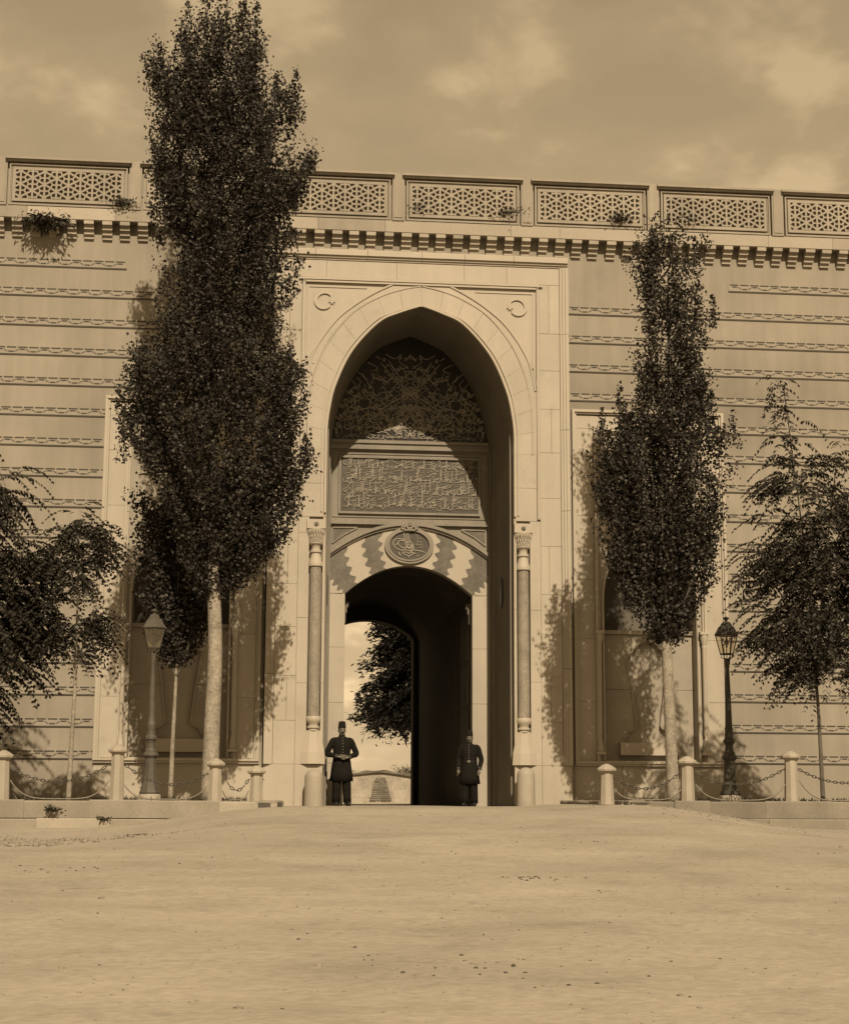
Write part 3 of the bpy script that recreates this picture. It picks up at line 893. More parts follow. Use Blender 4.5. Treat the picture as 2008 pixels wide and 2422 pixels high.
# ------------------------------------------------------------------ carved lettering
GLYPH = {
 'a': ([[(0.06, 1.0), (0.03, 0.5), (0.05, 0.0)]], 0.13),
 'l': ([[(0.22, 1.0), (0.20, 0.3), (0.16, 0.05), (0.0, 0.0)]], 0.20),
 'n': ([[(0.36, 0.38), (0.36, 0.0), (0.18, -0.14), (0.0, 0.02), (0.02, 0.16)], [(0.17, 0.22), (0.21, 0.22)]], 0.38),
 'b': ([[(0.40, 0.16), (0.38, 0.0), (0.05, 0.0), (0.0, 0.14)], [(0.2, -0.14), (0.24, -0.14)]], 0.40),
 'k': ([[(0.55, 1.02), (0.14, 0.66), (0.40, 0.34), (0.38, 0.04), (0.0, 0.0)]], 0.42),
 'w': ([[(0.08, 0.12), (0.16, 0.30), (0.26, 0.18), (0.12, 0.10), (0.28, 0.02), (0.16, -0.16), (0.0, -0.22)]], 0.28),
 'h': ([[(0.30, 0.02), (0.12, 0.02), (0.02, 0.18), (0.14, 0.34), (0.24, 0.16), (0.08, 0.04)]], 0.30),
 's': ([[(0.50, 0.22), (0.47, 0.03), (0.40, 0.18), (0.36, 0.03), (0.29, 0.18), (0.25, 0.02), (0.0, 0.0)]], 0.50),
 'm': ([[(0.30, 0.05), (0.18, 0.22), (0.10, 0.06), (0.22, 0.0), (0.06, -0.02), (0.02, -0.26)]], 0.28),
 'r': ([[(0.16, 0.24), (0.15, 0.02), (0.0, -0.18)]], 0.17),
 'y': ([[(0.42, 0.28), (0.26, 0.24), (0.34, 0.08), (0.40, -0.12), (0.16, -0.22), (0.0, -0.04)], [(0.2, -0.34), (0.3, -0.34)]], 0.40),
 'd': ([[(0.06, 0.42), (0.18, 0.16), (0.0, 0.0)]], 0.2),
 'c': ([[(0.30, 0.40), (0.05, 0.36), (0.16, 0.20), (0.0, 0.02), (0.2, -0.2), (0.36, -0.12)]], 0.34),
 't': ([[(0.40, 0.02), (0.10, 0.0), (0.04, 0.2), (0.30, 0.22), (0.36, 0.06)], [(0.14, 1.0), (0.12, 0.1)]], 0.42),
 '-': ([[(0.8, 0.03), (0.0, 0.0)]], 0.55),
}
LINES = ['bawnallhhdhalqlch-almbarkh assbnyanhabtaydallh', 'wrdwanhslttanalbryn-waljrynalmwydbtaydallhrbalaalmyn',
         'alsltanmhmdbnalsltan-mraadbnmhmdkhanacdallhmlkh', 'fatcqstntnyhykmalm-astasasafyshrrmdanalmbark']
pl = MB()
kq = 0
rng = random.Random(9)
for li, text in enumerate(LINES):
    zb = 7.70 - li * 0.305
    x = 1.56; H = 0.27
    adv = [GLYPH.get(ch, GLYPH['b'])[1] if ch != ' ' else 0.06 for ch in text]
    sx = 3.10 / (sum(adv) * 0.78)
    for ch, ad in zip(text, adv):
        if ch == ' ': x -= 0.06 * sx; continue
        strokes, w = GLYPH.get(ch, GLYPH['b'])
        x -= ad * 0.78 * sx
        dz = rng.choice((0.0, 0.0, 0.03, 0.06))
        for st in strokes:
            P = [(x + px * sx, zb + dz + pz * H * (1 if pz < 0.9 else 1.0)) for px, pz in st]
            P = [(px, min(7.925, max(6.67, pz))) for px, pz in P]
            kq += 1
            pl.ribbon(catmull(P, 4) if len(P) > 2 else P, 0.012, BY - 0.030 - 0.0005 * (kq % 9), BY - 0.0115)
    # slanted filler strokes and marks between the letters
    for i in range(120):
        xx = rng.uniform(-1.52, 1.45); zz = zb + rng.uniform(0.02, 0.23)
        ln = rng.uniform(0.05, 0.15)
        kq += 1
        pl.ribbon([(xx, min(7.9, zz)), (xx + ln, min(7.925, zz + ln * rng.uniform(0.25, 0.5)))], 0.009, BY - 0.024 - 0.0005 * (kq % 9), BY - 0.0115)
    if li: pl.ribbon([(-1.58, zb + 0.27), (1.58, zb + 0.272)], 0.006, BY - 0.018, BY - 0.0115)
pl.build('carved_lettering', LETTER, plq)

# mirrored verse in the lunette (half drawn, then mirrored)
HALF = [
 [(-310, 855), (-60, 715), (140, 600)], [(-285, 875), (-30, 735), (120, 640)], [(-480, 700), (-330, 835), (-90, 1075)], [(-600, 880), (-330, 815)], [(-540, 1050), (-300, 870)],
 [(-560, 760), (-540, 900), (-500, 1060)], [(-320, 860), (-300, 960), (-220, 1040)], [(-220, 1040), (-110, 930), (0, 1010)], [(0, 960), (-60, 1020), (40, 1100)],
 [(-500, 1065), (-470, 1085), (-440, 1050), (-400, 1085)], [(-440, 1020), (-380, 1000), (-360, 1040), (-420, 1060), (-345, 1090)], [(-340, 1040), (-310, 1010), (-290, 1050), (-330, 1060)],
 [(-290, 1050), (-230, 1060), (-200, 1100)], [(-150, 1080), (-110, 1050), (-80, 1090), (-140, 1085)], [(-50, 1055), (-30, 1080), (0, 1050)], [(-160, 990), (-110, 960), (-70, 1000), (-130, 1010)],
 [(-420, 660), (-390, 640), (-370, 700), (-395, 740)], [(-350, 740), (-330, 830), (-280, 850)], [(-300, 740), (-260, 800), (-230, 760), (-250, 720)], [(-210, 690), (-180, 720), (-220, 720)],
 [(-380, 590), (-360, 560), (-250, 590), (-320, 540)], [(-250, 610), (-90, 460)], [(-190, 660), (0, 500)], [(-80, 620), (-60, 580), (-20, 600), (-50, 630), (-10, 660)], [(-90, 600), (-60, 690), (0, 700)],
 [(-300, 660), (-270, 640), (-250, 690), (-290, 690)], [(-460, 620), (-440, 700), (-400, 690)], [(-480, 520), (-460, 560), (-430, 580)], [(-200, 440), (-140, 480), (-100, 440)], [(-300, 420), (-180, 550)],
 [(-220, 400), (-100, 560)], [(-120, 400), (-20, 470)], [(-60, 500), (0, 490)], [(-130, 820), (0, 800)], [(-160, 840), (-60, 820), (0, 850)], [(-110, 900), (0, 830)], [(-210, 880), (-130, 800)], [(-180, 905), (-90, 830)],
 [(-680, 850), (-500, 690)], [(-670, 890), (-480, 740)], [(-640, 910), (-620, 870), (-580, 900), (-640, 930)], [(-700, 900), (-640, 950), (-560, 930)], [(-700, 640), (-560, 740)], [(-740, 800), (-700, 830), (-640, 800)],
 [(-620, 960), (-590, 990), (-560, 950)], [(-760, 960), (-740, 920), (-700, 960)], [(-660, 1000), (-640, 1040), (-590, 1020), (-640, 990)], [(-740, 1050), (-700, 1010), (-680, 1080)], [(-770, 1010), (-720, 1075)],
 [(-520, 960), (-430, 900), (-400, 960), (-340, 970)], [(-430, 830), (-410, 930), (-360, 990)], [(-380, 880), (-330, 900), (-360, 930)], [(-600, 700), (-560, 650), (-520, 680)], [(-650, 760), (-600, 790), (-560, 760)],
 [(-560, 480), (-420, 600)], [(-430, 420), (-330, 470), (-380, 500)], [(-350, 360), (-300, 390)], [(-250, 340), (-160, 380), (-90, 340)], [(-60, 400), (0, 340)], [(-620, 560), (-540, 640)], [(-540, 560), (-500, 600), (-520, 640)],
 [(-40, 540), (0, 570)], [(-240, 960), (-200, 930), (-180, 980), (-230, 990)], [(-290, 920), (-250, 900), (-240, 950)], [(-90, 870), (-50, 900), (0, 880)], [(-40, 930), (0, 900)],
]
rng = random.Random(21)
for _ in range(120):   # small vowel marks
    r = rng.uniform(0.15, 0.97); a = rng.uniform(0.03, 0.5) * math.pi
    px, py = -760 * r * math.cos(a), 1070 - 760 * r * math.sin(a)
    if py < 330: continue
    k = rng.choice((0, 1, 2))
    if k == 0: HALF.append([(px, py), (px + 28, py - 18)])
    elif k == 1: HALF.append([(px - 14, py), (px, py - 16), (px + 14, py), (px, py + 14), (px - 14, py)])
    else: HALF.append([(px - 30, py), (px - 5, py + 22), (px + 20, py - 10), (px + 34, py + 16)])
ROWS = [(8.42, 1.72, 'alssmhwybnlakrdwtmyla'), (8.64, 1.66, 'lawmnhybkslalrmwdnalh'), (8.86, 1.58, 'hlalmwysnbalkrdtwaly'), (9.10, 1.46, 'almnwhykslaabrtldw'), (9.34, 1.30, 'wlakhymnsbalrdt'), (9.82, 0.85, 'lahwmynal')]
rg = random.Random(31)
SC2 = []
for zb, xw, text in ROWS:
    adv = sum(GLYPH[c][1] for c in text); k = xw / adv; x = 0.02
    for c in text:
        for st in GLYPH[c][0]:
            t0 = rg.uniform(-0.25, 0.25)
            P = [(x + px * k * 1.15 + pz * 0.18 * t0, zb + pz * 0.21 + rg.uniform(-0.01, 0.01)) for px, pz in st]
            SC2.append(P)
        x += GLYPH[c][1] * k
lc = MB()
kq = 0
for P in SC2:
    for s in (1, -1):
        kq += 1
        Q = [(s * x, z) for x, z in P]
        lc.ribbon(catmull(Q, 3) if len(Q) > 2 else Q, 0.0095, BY - 0.020 - 0.0006 * (kq % 11), BY - 0.001)
for st in HALF:
    for s in (1, -1):
        P = [(s * x * 0.00232, 8.43 + (1100 - z) * 0.00262) for x, z in st]
        kq += 1
        lc.ribbon(catmull(P, 5) if len(P) > 2 else P, 0.0135, BY - 0.028 - 0.0006 * (kq % 11), BY - 0.001)
lc.build('carved_lettering', GILT, lun)

# ------------------------------------------------------------------ passage behind the doorway
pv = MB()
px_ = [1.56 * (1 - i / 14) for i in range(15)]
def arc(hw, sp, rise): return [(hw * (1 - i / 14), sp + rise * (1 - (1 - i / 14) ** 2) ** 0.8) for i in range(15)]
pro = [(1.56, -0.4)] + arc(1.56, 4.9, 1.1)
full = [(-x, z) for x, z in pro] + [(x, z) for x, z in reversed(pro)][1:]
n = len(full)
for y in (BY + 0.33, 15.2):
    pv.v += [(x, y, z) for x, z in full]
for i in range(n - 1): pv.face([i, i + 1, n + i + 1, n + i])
pv.build('passage_vault', PASSAGE_SHADE, GH, recalc=False)
ex = MB()
pe = [(1.40, -0.4)] + arc(1.40, 4.95, 0.60)
po = [(2.2, -0.4)] + [(2.2, 4.9 + 1.8 * i / 7) for i in range(7)] + [(2.2 * (1 - i / 8), 6.7) for i in range(0, 9)][:]
po = po[:1] + po[1:16]
po = (po + [(0.0, 6.7)] * 20)[:len(pe)]
po[-1] = (0.0, 6.7)
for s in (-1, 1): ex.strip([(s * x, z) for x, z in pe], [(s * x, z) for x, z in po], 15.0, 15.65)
ex.build('inner_arch', PASSAGE_SHADE, GH)
MB().box(-1.9, 1.9, BY + 0.34, 15.6, -0.3, -0.002).build('passage_floor', PASSAGE_SHADE, GH)
# opened door leaf standing against the right wall of the passage
dl = MB().box(1.44, 1.52, 2.62, 4.05, 0.03, 4.40).build('door_leaf', DOORWOOD, GH)
for i in range(4):
    b = MB(); rect_frame_y = (2.72, 3.95)
    z0, z1 = 0.2 + i * 1.05, 1.1 + i * 1.05
    b.box(1.415, 1.438, 2.70, 3.96, z0, z1)
    b.build('door_panel', DOORWOOD, dl)

# ------------------------------------------------------------------ side niches
def niche(s):
    C = 5.07
    ni = put('side_niche', None, GH)
    # outer band blocks
    zs = [0.98, 2.25, 3.6, 4.9, 6.3, 7.5]
    for x0, x1 in ((3.46, 3.84), (6.30, 6.68)):
        for a, c in zip(zs, zs[1:] + [8.26]): blk(s * x0, s * x1, a, c, -0.08, 0.0, parent=ni)
    for a, c in ((3.46, 4.7), (4.7, 5.6), (5.6, 6.68)): blk(s * a, s * c, 8.26, 8.56, -0.08, 0.0, parent=ni)
    bk = MB().box(s * 3.36, s * 4.0, 0.0, 0.3, -0.3, 8.68).box(s * 6.14, s * 6.78, 0.0, 0.3, -0.3, 8.68).box(s * 4.0, s * 6.14, 0.0, 0.3, 6.6, 8.68).build('niche_backing', MORTAR, ni)
    mo = MB()
    for (a, t, y) in ((3.36, 0.06, -0.16), (3.42, 0.04, -0.12)):
        o = a - 3.36
        mo.box(s * a, s * (a + t), y, 0.0, 0.98, 8.68 - o); mo.box(s * (6.78 - o - t), s * (6.78 - o), y, 0.0, 0.98, 8.68 - o)
        mo.box(s * (a + t), s * (6.78 - o - t), y, 0.0, 8.68 - o - t, 8.68 - o)
    for (a, t, y) in ((3.84, 0.05, -0.13), (3.89, 0.04, -0.09)):
        o = a - 3.84
        mo.box(s * a, s * (a + t), y, 0.0, 0.98, 8.26 - o); mo.box(s * (6.30 - o - t), s * (6.30 - o), y, 0.0, 0.98, 8.26 - o)
        mo.box(s * (a + t), s * (6.30 - o - t), y, 0.0, 8.26 - o - t, 8.26 - o)
    mo.box(s * 3.36, s * 6.78, -0.17, 0.0, 0.93, 0.978); mo.box(s * 3.36, s * 6.78, -0.13, 0.0, 0.88, 0.929)
    mo.build('niche_moulding', MARBLE_TRIM, ni)
    # spandrel plate with the pointed arch
    H = [(1.02, 0.98), (1.02, 4.45), (0.98, 4.85), (0.83, 5.25), (0.50, 5.75), (0.0, 6.15)]
    H = [H[0]] + catmull(H[1:], 6)
    for q in (-1, 1):
        A = [(s * (C + q * x), z) for x, z in H]
        k = len(A)
        B = [(s * (C + q * 1.14), 0.98)] + [(s * (C + q * 1.14 * (1 - max(0, (i - k / 2)) / (k / 2 - 1))), 0.98 + (8.17 - 0.98) * min(1, i / (k / 2))) for i in range(1, k)]
        B = [(x, min(z, 8.165)) for x, z in B]
        MB().strip(A, B, -0.03, 0.30).build('niche_spandrel', NICHEPANEL, ni)
        mo = MB(); mo.ribbon([(s * (C + q * (x + 0.03)), z + 0.02) for x, z in H], 0.035, -0.055, -0.02); mo.build('niche_arch_moulding', MARBLE_TRIM, ni)
    mo = MB(); mo.box(s * 4.1, s * 6.04, -0.06, -0.03, 7.0, 7.06); mo.box(s * 4.1, s * 6.04, -0.06, -0.03, 7.92, 7.98); mo.build('frieze_moulding', MARBLE_TRIM, ni)
    # lining
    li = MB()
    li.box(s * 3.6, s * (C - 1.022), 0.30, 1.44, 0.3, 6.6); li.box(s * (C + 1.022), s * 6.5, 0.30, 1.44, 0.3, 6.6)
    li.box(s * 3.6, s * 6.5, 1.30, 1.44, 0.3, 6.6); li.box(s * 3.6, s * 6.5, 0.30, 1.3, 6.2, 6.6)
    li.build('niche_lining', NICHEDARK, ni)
    # lower slab with the sunk ogee panel
    KH = [(0.64, 1.395), (0.55, 1.42), (0.53, 1.50), (0.46, 1.55), (0.44, 1.62), (0.35, 1.67), (0.28, 1.70), (0.25, 1.76), (0.285, 2.05), (0.35, 2.6), (0.43, 3.08), (0.455, 3.2), (0.43, 3.27),
          (0.36, 3.30), (0.335, 3.37), (0.30, 3.43), (0.225, 3.46), (0.20, 3.53), (0.14, 3.565), (0.08, 3.57), (0.05, 3.60), (0.0, 3.65)]
    for q in (-1, 1):
        for z0, z1 in ((1.0, 2.54), (2.54, 3.74)):
            seg = [(x, z) for x, z in KH if z0 < z < z1]
            xb = 0.345 if abs(z0 - 2.54) < 1e-6 or abs(z1 - 2.54) < 1e-6 else 0
            if z1 < 3: poly = [(1.02, z0), (0.66, z0), (0.66, 1.395)] + seg + [(0.3435, z1 - 0.004), (1.02, z1 - 0.004)]
            else: poly = [(1.02, z0 + 0.004), (0.344, z0 + 0.004)] + seg + [(0.0, z1), (1.02, z1)]
            MB().prism([(s * (C + q * x), z) for x, z in poly], 0.30, 0.40).build('fountain_slab', NICHEPANEL, ni)
    rim = MB()
    for q in (-1, 1): rim.ribbon([(s * (C + q * (x + 0.02)), z) for x, z in KH], 0.035, 0.272, 0.31)
    rim.build('ogee_rim', NICHEPANEL, ni)
    MB().box(s * (C - 0.98), s * (C + 0.98), 0.385, 0.60, 1.0, 3.70).build('sunk_panel', NICHEPANEL, ni)
    MB().box(s * (C - 1.015), s * (C + 1.015), 0.24, 0.62, 3.745, 3.83).build('fountain_cornice', NICHEPANEL, ni)
    MB().box(s * (C - 0.655), s * (C + 0.655), 0.16, 0.38, 1.12, 1.39).build('fountain_step', MARBLE_TRIM, ni)
    MB().box(s * (C - 1.015), s * (C + 1.015), -0.02, 0.30, 0.80, 0.995).build('niche_sill', MARBLE_TRIM, ni)
    for q in (-1, 1):
        xx = s * (C + q * 1.16)
        b = MB()
        b.revolve([(0.07, 1.18), (0.085, 1.22), (0.07, 1.3), (0.035, 1.5), (0.05, 1.56), (0.052, 3.42), (0.06, 3.46), (0.05, 3.48), (0.085, 3.62), (0.09, 3.72)], c=(xx, -0.115, 0), seg=14)
        b.box(xx - 0.1, xx + 0.1, -0.21, -0.02, 3.72, 3.78); b.box(xx - 0.1, xx + 0.1, -0.20, -0.02, 1.12, 1.18)
        b.build('niche_colonnette', MARBLE_TRIM, ni, smooth=True)
    for a, c in ((3.36, 4.4), (4.4, 5.75), (5.75, 6.78)): blk(s * a, s * c, -0.3, 0.88, -0.06, 0.0, parent=ni, name='plinth_block')
niche(1); niche(-1)
# ------------------------------------------------------------------ foliage helpers
def leaf_object(name, C, D, N, Ln, Wd, tone, material, parent):
    """one mesh of rhombic leaves: centre C, axis D, normal N, length, width, tone (numpy arrays)"""
    n = len(C)
    D = D / np.linalg.norm(D, axis=1, keepdims=True)
    S = np.cross(D, N); S /= (np.linalg.norm(S, axis=1, keepdims=True) + 1e-9)
    Ln = np.asarray(Ln).reshape(-1, 1); Wd = np.asarray(Wd).reshape(-1, 1)
    V = np.empty((n, 4, 3), np.float32)
    V[:, 0] = C - D * Ln * 0.5
    V[:, 1] = C - D * Ln * 0.05 + S * Wd * 0.5
    V[:, 2] = C + D * Ln * 0.5
    V[:, 3] = C - D * Ln * 0.05 - S * Wd * 0.5
    me = bpy.data.meshes.new(name)
    me.vertices.add(n * 4)
    me.vertices.foreach_set('co', V.reshape(-1))
    me.loops.add(n * 4)
    me.loops.foreach_set('vertex_index', np.arange(n * 4, dtype=np.int32))
    me.polygons.add(n)
    me.polygons.foreach_set('loop_start', np.arange(0, n * 4, 4, dtype=np.int32))
    me.polygons.foreach_set('loop_total', np.full(n, 4, np.int32))
    at = me.attributes.new('leaf_tone', 'FLOAT', 'POINT')
    at.data.foreach_set('value', np.repeat(np.asarray(tone, np.float32), 4))
    me.materials.append(material)
    me.update(calc_edges=True)
    me.validate()
    return put(name, me, parent)

def farther(y0, y1):
    k = (y1 + 36.0) / (y0 + 36.0)
    return lambda x, z: (-3.7346 + (x + 3.7346) * k, 0.109 + (z - 0.109) * k)
def moved(y0, y1, base, sil, tips, trunk, limbs):
    f = farther(y0, y1); k = (y1 + 36.0) / (y0 + 36.0); dy = y1 - y0
    bx, bz = f(base[0], base[2])
    sil = [(f(0, z)[1], f(a, 0)[0], f(c, 0)[0]) for z, a, c in sil]
    tips = [f(t[0], t[1]) + (t[2] * k,) + tuple(t[3:]) for t in tips]
    trunk = [(f(p[0], p[2])[0], p[1] + dy, f(p[0], p[2])[1], p[3]) for p in trunk]
    limbs = [([(f(p[0], p[2])[0], p[1] + dy, f(p[0], p[2])[1]) for p in l[0]], l[1], l[2]) for l in limbs]
    return (bx, base[1] + dy, base[2]), sil, tips, trunk, limbs

def rnd_unit(R, n):
    v = R.normal(size=(n, 3)); return v / np.linalg.norm(v, axis=1, keepdims=True)

def poplar(label, base, sil, tips, seed, nb, trunk, limbs, leaf=0.064, per=74, depth=0.85, gap=0.36):
    base, sil, tips, trunk, limbs = moved(base[1], base[1] - 0.85, base, sil, tips, trunk, limbs)
    R = np.random.default_rng(seed)
    t = thing('poplar_tree', label, 'tree', base)
    bx, by, bz = base
    Z = np.array([r[0] for r in sil])[::-1]; XL = np.array([r[1] for r in sil])[::-1]; XR = np.array([r[2] for r in sil])[::-1]
    C = []; D = []; spr = []
    zs = np.linspace(Z[0], Z[-1], 400)
    wd = np.interp(zs, Z, XR) - np.interp(zs, Z, XL)
    pz = wd ** 1.6; pz /= pz.sum()
    def shape(z):
        xl, xr = np.interp(z, Z, XL), np.interp(z, Z, XR)
        return (xl + xr) / 2, (xr - xl) / 2
    # ascending plumes: each a tapering flame of leaves that ends near the outline
    npl = int(nb * 0.115)
    for i in range(npl):
        zt = R.choice(zs, p=pz) + R.uniform(0.0, 0.5)
        zt = min(zt, Z[-1] + 0.1)
        ux = R.uniform(-1, 1); uy = R.uniform(-1, 1) * math.sqrt(1 - ux * ux)
        a = math.atan2(uy, ux); r = math.hypot(ux, uy)
        h = R.uniform(0.8, 2.0)
        xc, hw = shape(min(zt, Z[-1])); dh = min(hw, 1.5) * depth
        x1, y1 = xc + r * math.cos(a) * hw * R.uniform(0.93, 1.13), by + r * math.sin(a) * dh
        zb_ = max(zt - h, Z[0] + 0.1)
        xc0, hw0 = shape(zb_)
        x0, y0 = xc0 + r * 0.72 * math.cos(a) * hw0, by + r * 0.72 * math.sin(a) * min(hw0, 1.5) * depth
        k = int(per * 6.2 * h / 1.5 * R.uniform(0.35, 1.25))
        tt = R.uniform(0, 1, k) ** 0.75
        w = R.uniform(0.16, 0.30) * (0.15 + 1.2 * tt * (1.35 - tt))
        q = R.normal(size=(k, 3)); 
        P = np.stack([x1 + (x0 - x1) * tt + q[:, 0] * w * 0.75, y1 + (y0 - y1) * tt + q[:, 1] * w * 0.75, zt + (zb_ - zt) * tt + q[:, 2] * 0.07], 1)
        C.append(P); spr.append(np.full(k, R.uniform(0.55, 1.3)))
    cnt = 0
    while cnt < int(nb * 0.42):
        z = R.choice(zs, p=pz) + R.normal() * 0.05
        xc, hw = shape(z)
        ux = R.uniform(-0.97, 0.97); uy = R.uniform(-0.9, 0.9) * math.sqrt(1 - ux * ux)
        r = math.hypot(ux, uy)
        x = xc + ux * hw; y = by + uy * min(hw, 1.55) * depth
        if mnoise.noise(Vector((x * 1.9, y * 1.2, z * 0.8 + seed))) > gap + (0.5 if abs(ux) < 0.45 else 0.0): continue
        L = R.uniform(0.3, 0.7)
        d = np.array([ux * 0.28 + R.normal() * 0.12, uy * 0.28 + R.normal() * 0.12, 1.0]); d /= np.linalg.norm(d)
        k = int(per * R.uniform(0.6, 1.3))
        tt = R.uniform(0, 1, k)
        P = np.array([x, y, z - 0.3 * L]) + np.outer(tt * L, d) + R.normal(size=(k, 3)) * np.array([0.08, 0.08, 0.07])
        C.append(P); spr.append(np.full(k, R.uniform(0.75, 1.2)))
        cnt += 1
    for (x, z, h, w) in tips:                 # leading shoots
        y = by + R.normal() * 0.35
        k = int(h * 190)
        tt = R.uniform(0, 1, k) ** 0.8
        rr = w * (0.18 + 0.82 * tt)
        P = np.stack([x + R.normal(size=k) * rr * 0.6, y + R.normal(size=k) * rr * 0.6, z - tt * h], 1)
        C.append(P); spr.append(np.full(k, R.uniform(0.8, 1.1)))
    C = np.concatenate(C) - np.array(base); spr = np.concatenate(spr)
    n = len(C)
    D = rnd_unit(R, n) + np.array([0, 0, -0.35]); Nn = rnd_unit(R, n) + np.array([0, -0.25, 0.35])
    ln = leaf * R.uniform(0.7, 1.25, n)
    leaf_object('crown', C, D, Nn, ln, ln * R.uniform(0.7, 0.95, n), spr * np.exp(R.normal(size=n) * 0.33), LEAF, t)
    b = MB()
    P = [(p[0] - bx, p[1] - by, p[2] - bz) for p in trunk]
    b.tube(catmull(P, 4), [trunk[0][3] + (trunk[-1][3] - trunk[0][3]) * (i / (len(catmull(P, 4)) - 1)) ** 0.8 for i in range(len(catmull(P, 4)))], seg=14)
    b.build('trunk', BARKP, t, smooth='all')
    for lm in limbs:
        b = MB()
        P = catmull([(p[0] - bx, p[1] - by, p[2] - bz) for p in lm[0]], 4)
        b.tube(P, [lm[1] + (lm[2] - lm[1]) * i / (len(P) - 1) for i in range(len(P))], seg=8)
        b.build('limb', BARKD, t, smooth='all')
    return t

SIL_BIG = [(16.3, -4.95, -3.95), (15.67, -5.2, -3.75), (15.13, -5.5, -3.65), (14.71, -5.8, -3.5), (14.2, -5.83, -3.0), (13.69, -5.8, -2.62), (13.17, -5.75, -2.55), (12.65, -5.69, -2.66), (12.13, -5.75, -2.85),
 (11.61, -5.71, -2.89), (11.1, -5.62, -2.88), (10.6, -5.48, -2.87), (10.1, -5.42, -2.91), (9.59, -5.31, -3.12), (9.19, -5.49, -3.09), (8.89, -5.86, -2.89), (8.49, -6.22, -2.69), (8.09, -6.23, -2.64), (7.6, -6.19, -2.68),
 (7.11, -6.13, -2.57), (6.63, -5.93, -2.54), (6.15, -5.4, -2.65), (5.66, -5.29, -2.79), (5.18, -5.18, -2.92), (4.8, -4.98, -3.29), (4.32, -4.69, -3.75), (3.94, -4.45, -4.21)]
TIPS_BIG = [(-5.16, 16.35, 1.2, 0.22), (-4.74, 16.4, 1.3, 0.24), (-4.07, 16.5, 1.6, 0.28), (-3.75, 16.25, 1.2, 0.2), (-5.66, 15.3, 1.0, 0.2), (-5.38, 15.35, 1.0, 0.2), (-3.3, 15.15, 1.3, 0.2), (-2.93, 14.9, 1.2, 0.2),
            (-2.93, 9.25, 0.8, 0.2), (-6.12, 8.5, 0.7, 0.22), (-4.4, 15.9, 1.0, 0.25), (-2.62, 7.2, 0.8, 0.2), (-6.1, 7.2, 0.7, 0.2)]
poplar('tall dense poplar reaching above the parapet left of the portal', (-4.31, -3.3, 0.10), SIL_BIG, TIPS_BIG, 3, 1900,
       [(-4.31, -3.3, 0.05, 0.17), (-4.29, -3.3, 1.6, 0.15), (-4.27, -3.3, 3.0, 0.14), (-4.35, -3.3, 4.6, 0.12)],
       [([(-4.34, -3.3, 4.3), (-4.42, -3.25, 8.0), (-4.4, -3.2, 12.5)], 0.11, 0.03), ([(-4.33, -3.3, 4.0), (-4.9, -3.1, 5.2), (-5.3, -3.0, 7.0), (-5.5, -3.1, 9.0)], 0.07, 0.02), ([(-4.33, -3.3, 4.2), (-3.9, -2.9, 5.2), (-2.9, -2.9, 7.0), (-3.3, -2.9, 9.5), (-3.1, -2.9, 13.0)], 0.07, 0.015),
        ([(-4.4, -3.3, 6.0), (-4.8, -2.9, 8.0), (-5.1, -2.9, 11.0), (-5.3, -2.9, 14.0)], 0.06, 0.015), ([(-4.35, -3.3, 4.1), (-4.6, -2.9, 5.2), (-4.8, -2.9, 6.8)], 0.05, 0.02),
        ([(-4.3, -3.3, 2.9), (-4.36, -2.9, 3.5), (-4.5, -2.9, 4.3)], 0.04, 0.03)], gap=0.12, depth=0.72)

SIL_SMALL = [(6.0, -5.65, -5.2), (5.69, -5.94, -4.54), (5.21, -5.88, -4.39), (4.73, -5.81, -4.33), (4.25, -5.77, -4.32), (3.77, -5.64, -4.31), (3.3, -5.51, -4.39), (2.97, -5.27, -4.57), (2.62, -5.16, -4.93)]
poplar('young leafy tree on a thin leaning stem beside the pale lamp post', (-5.10, -2.2, 0.10), [(0.109 + (z - 0.109) * 1.03, -3.73 + (a + 3.73) * 1.03, -3.73 + (c + 3.73) * 1.03) for z, a, c in SIL_SMALL], [(-5.75, 5.95, 0.7, 0.18), (-5.1, 6.0, 0.7, 0.2), (-4.6, 5.4, 0.6, 0.2)], 12, 300,
       [(-5.08, -2.2, 0.05, 0.055), (-5.07, -2.2, 1.2, 0.05), (-5.04, -2.2, 2.6, 0.045), (-5.05, -2.2, 4.6, 0.02)],
       [([(-5.04, -2.2, 2.5), (-4.85, -2.25, 3.0), (-4.7, -2.25, 3.8)], 0.025, 0.01), ([(-5.04, -2.2, 2.5), (-5.25, -2.15, 3.1), (-5.4, -2.15, 4.0)], 0.025, 0.01)], leaf=0.068, gap=0.2, depth=0.6)

SIL_RIGHT = [(11.58, 4.33, 5.35), (11.27, 4.19, 5.5), (10.85, 4.16, 5.45), (10.43, 4.13, 5.34), (10.02, 4.17, 5.55), (9.4, 4.11, 5.58), (8.99, 4.08, 5.52), (8.58, 4.14, 5.34), (8.17, 3.95, 5.6), (7.76, 3.5, 5.95), (7.36, 3.25, 6.02),
 (6.86, 3.21, 5.9), (6.36, 3.11, 6.04), (5.86, 3.13, 5.98), (5.37, 3.27, 5.91), (4.97, 3.37, 5.83), (4.58, 3.46, 5.59), (4.38, 3.55, 5.44), (3.99, 3.65, 5.23), (3.6, 3.89, 4.97), (3.22, 4.42, 4.77)]
TIPS_R = [(4.43, 11.7, 0.9, 0.18), (4.89, 11.72, 0.9, 0.2), (5.35, 11.7, 0.9, 0.17), (5.6, 10.35, 0.7, 0.13), (3.70, 8.5, 0.9, 0.18), (3.41, 8.05, 0.8, 0.18), (5.98, 7.95, 0.8, 0.2), (5.6, 8.4, 0.8, 0.2)]
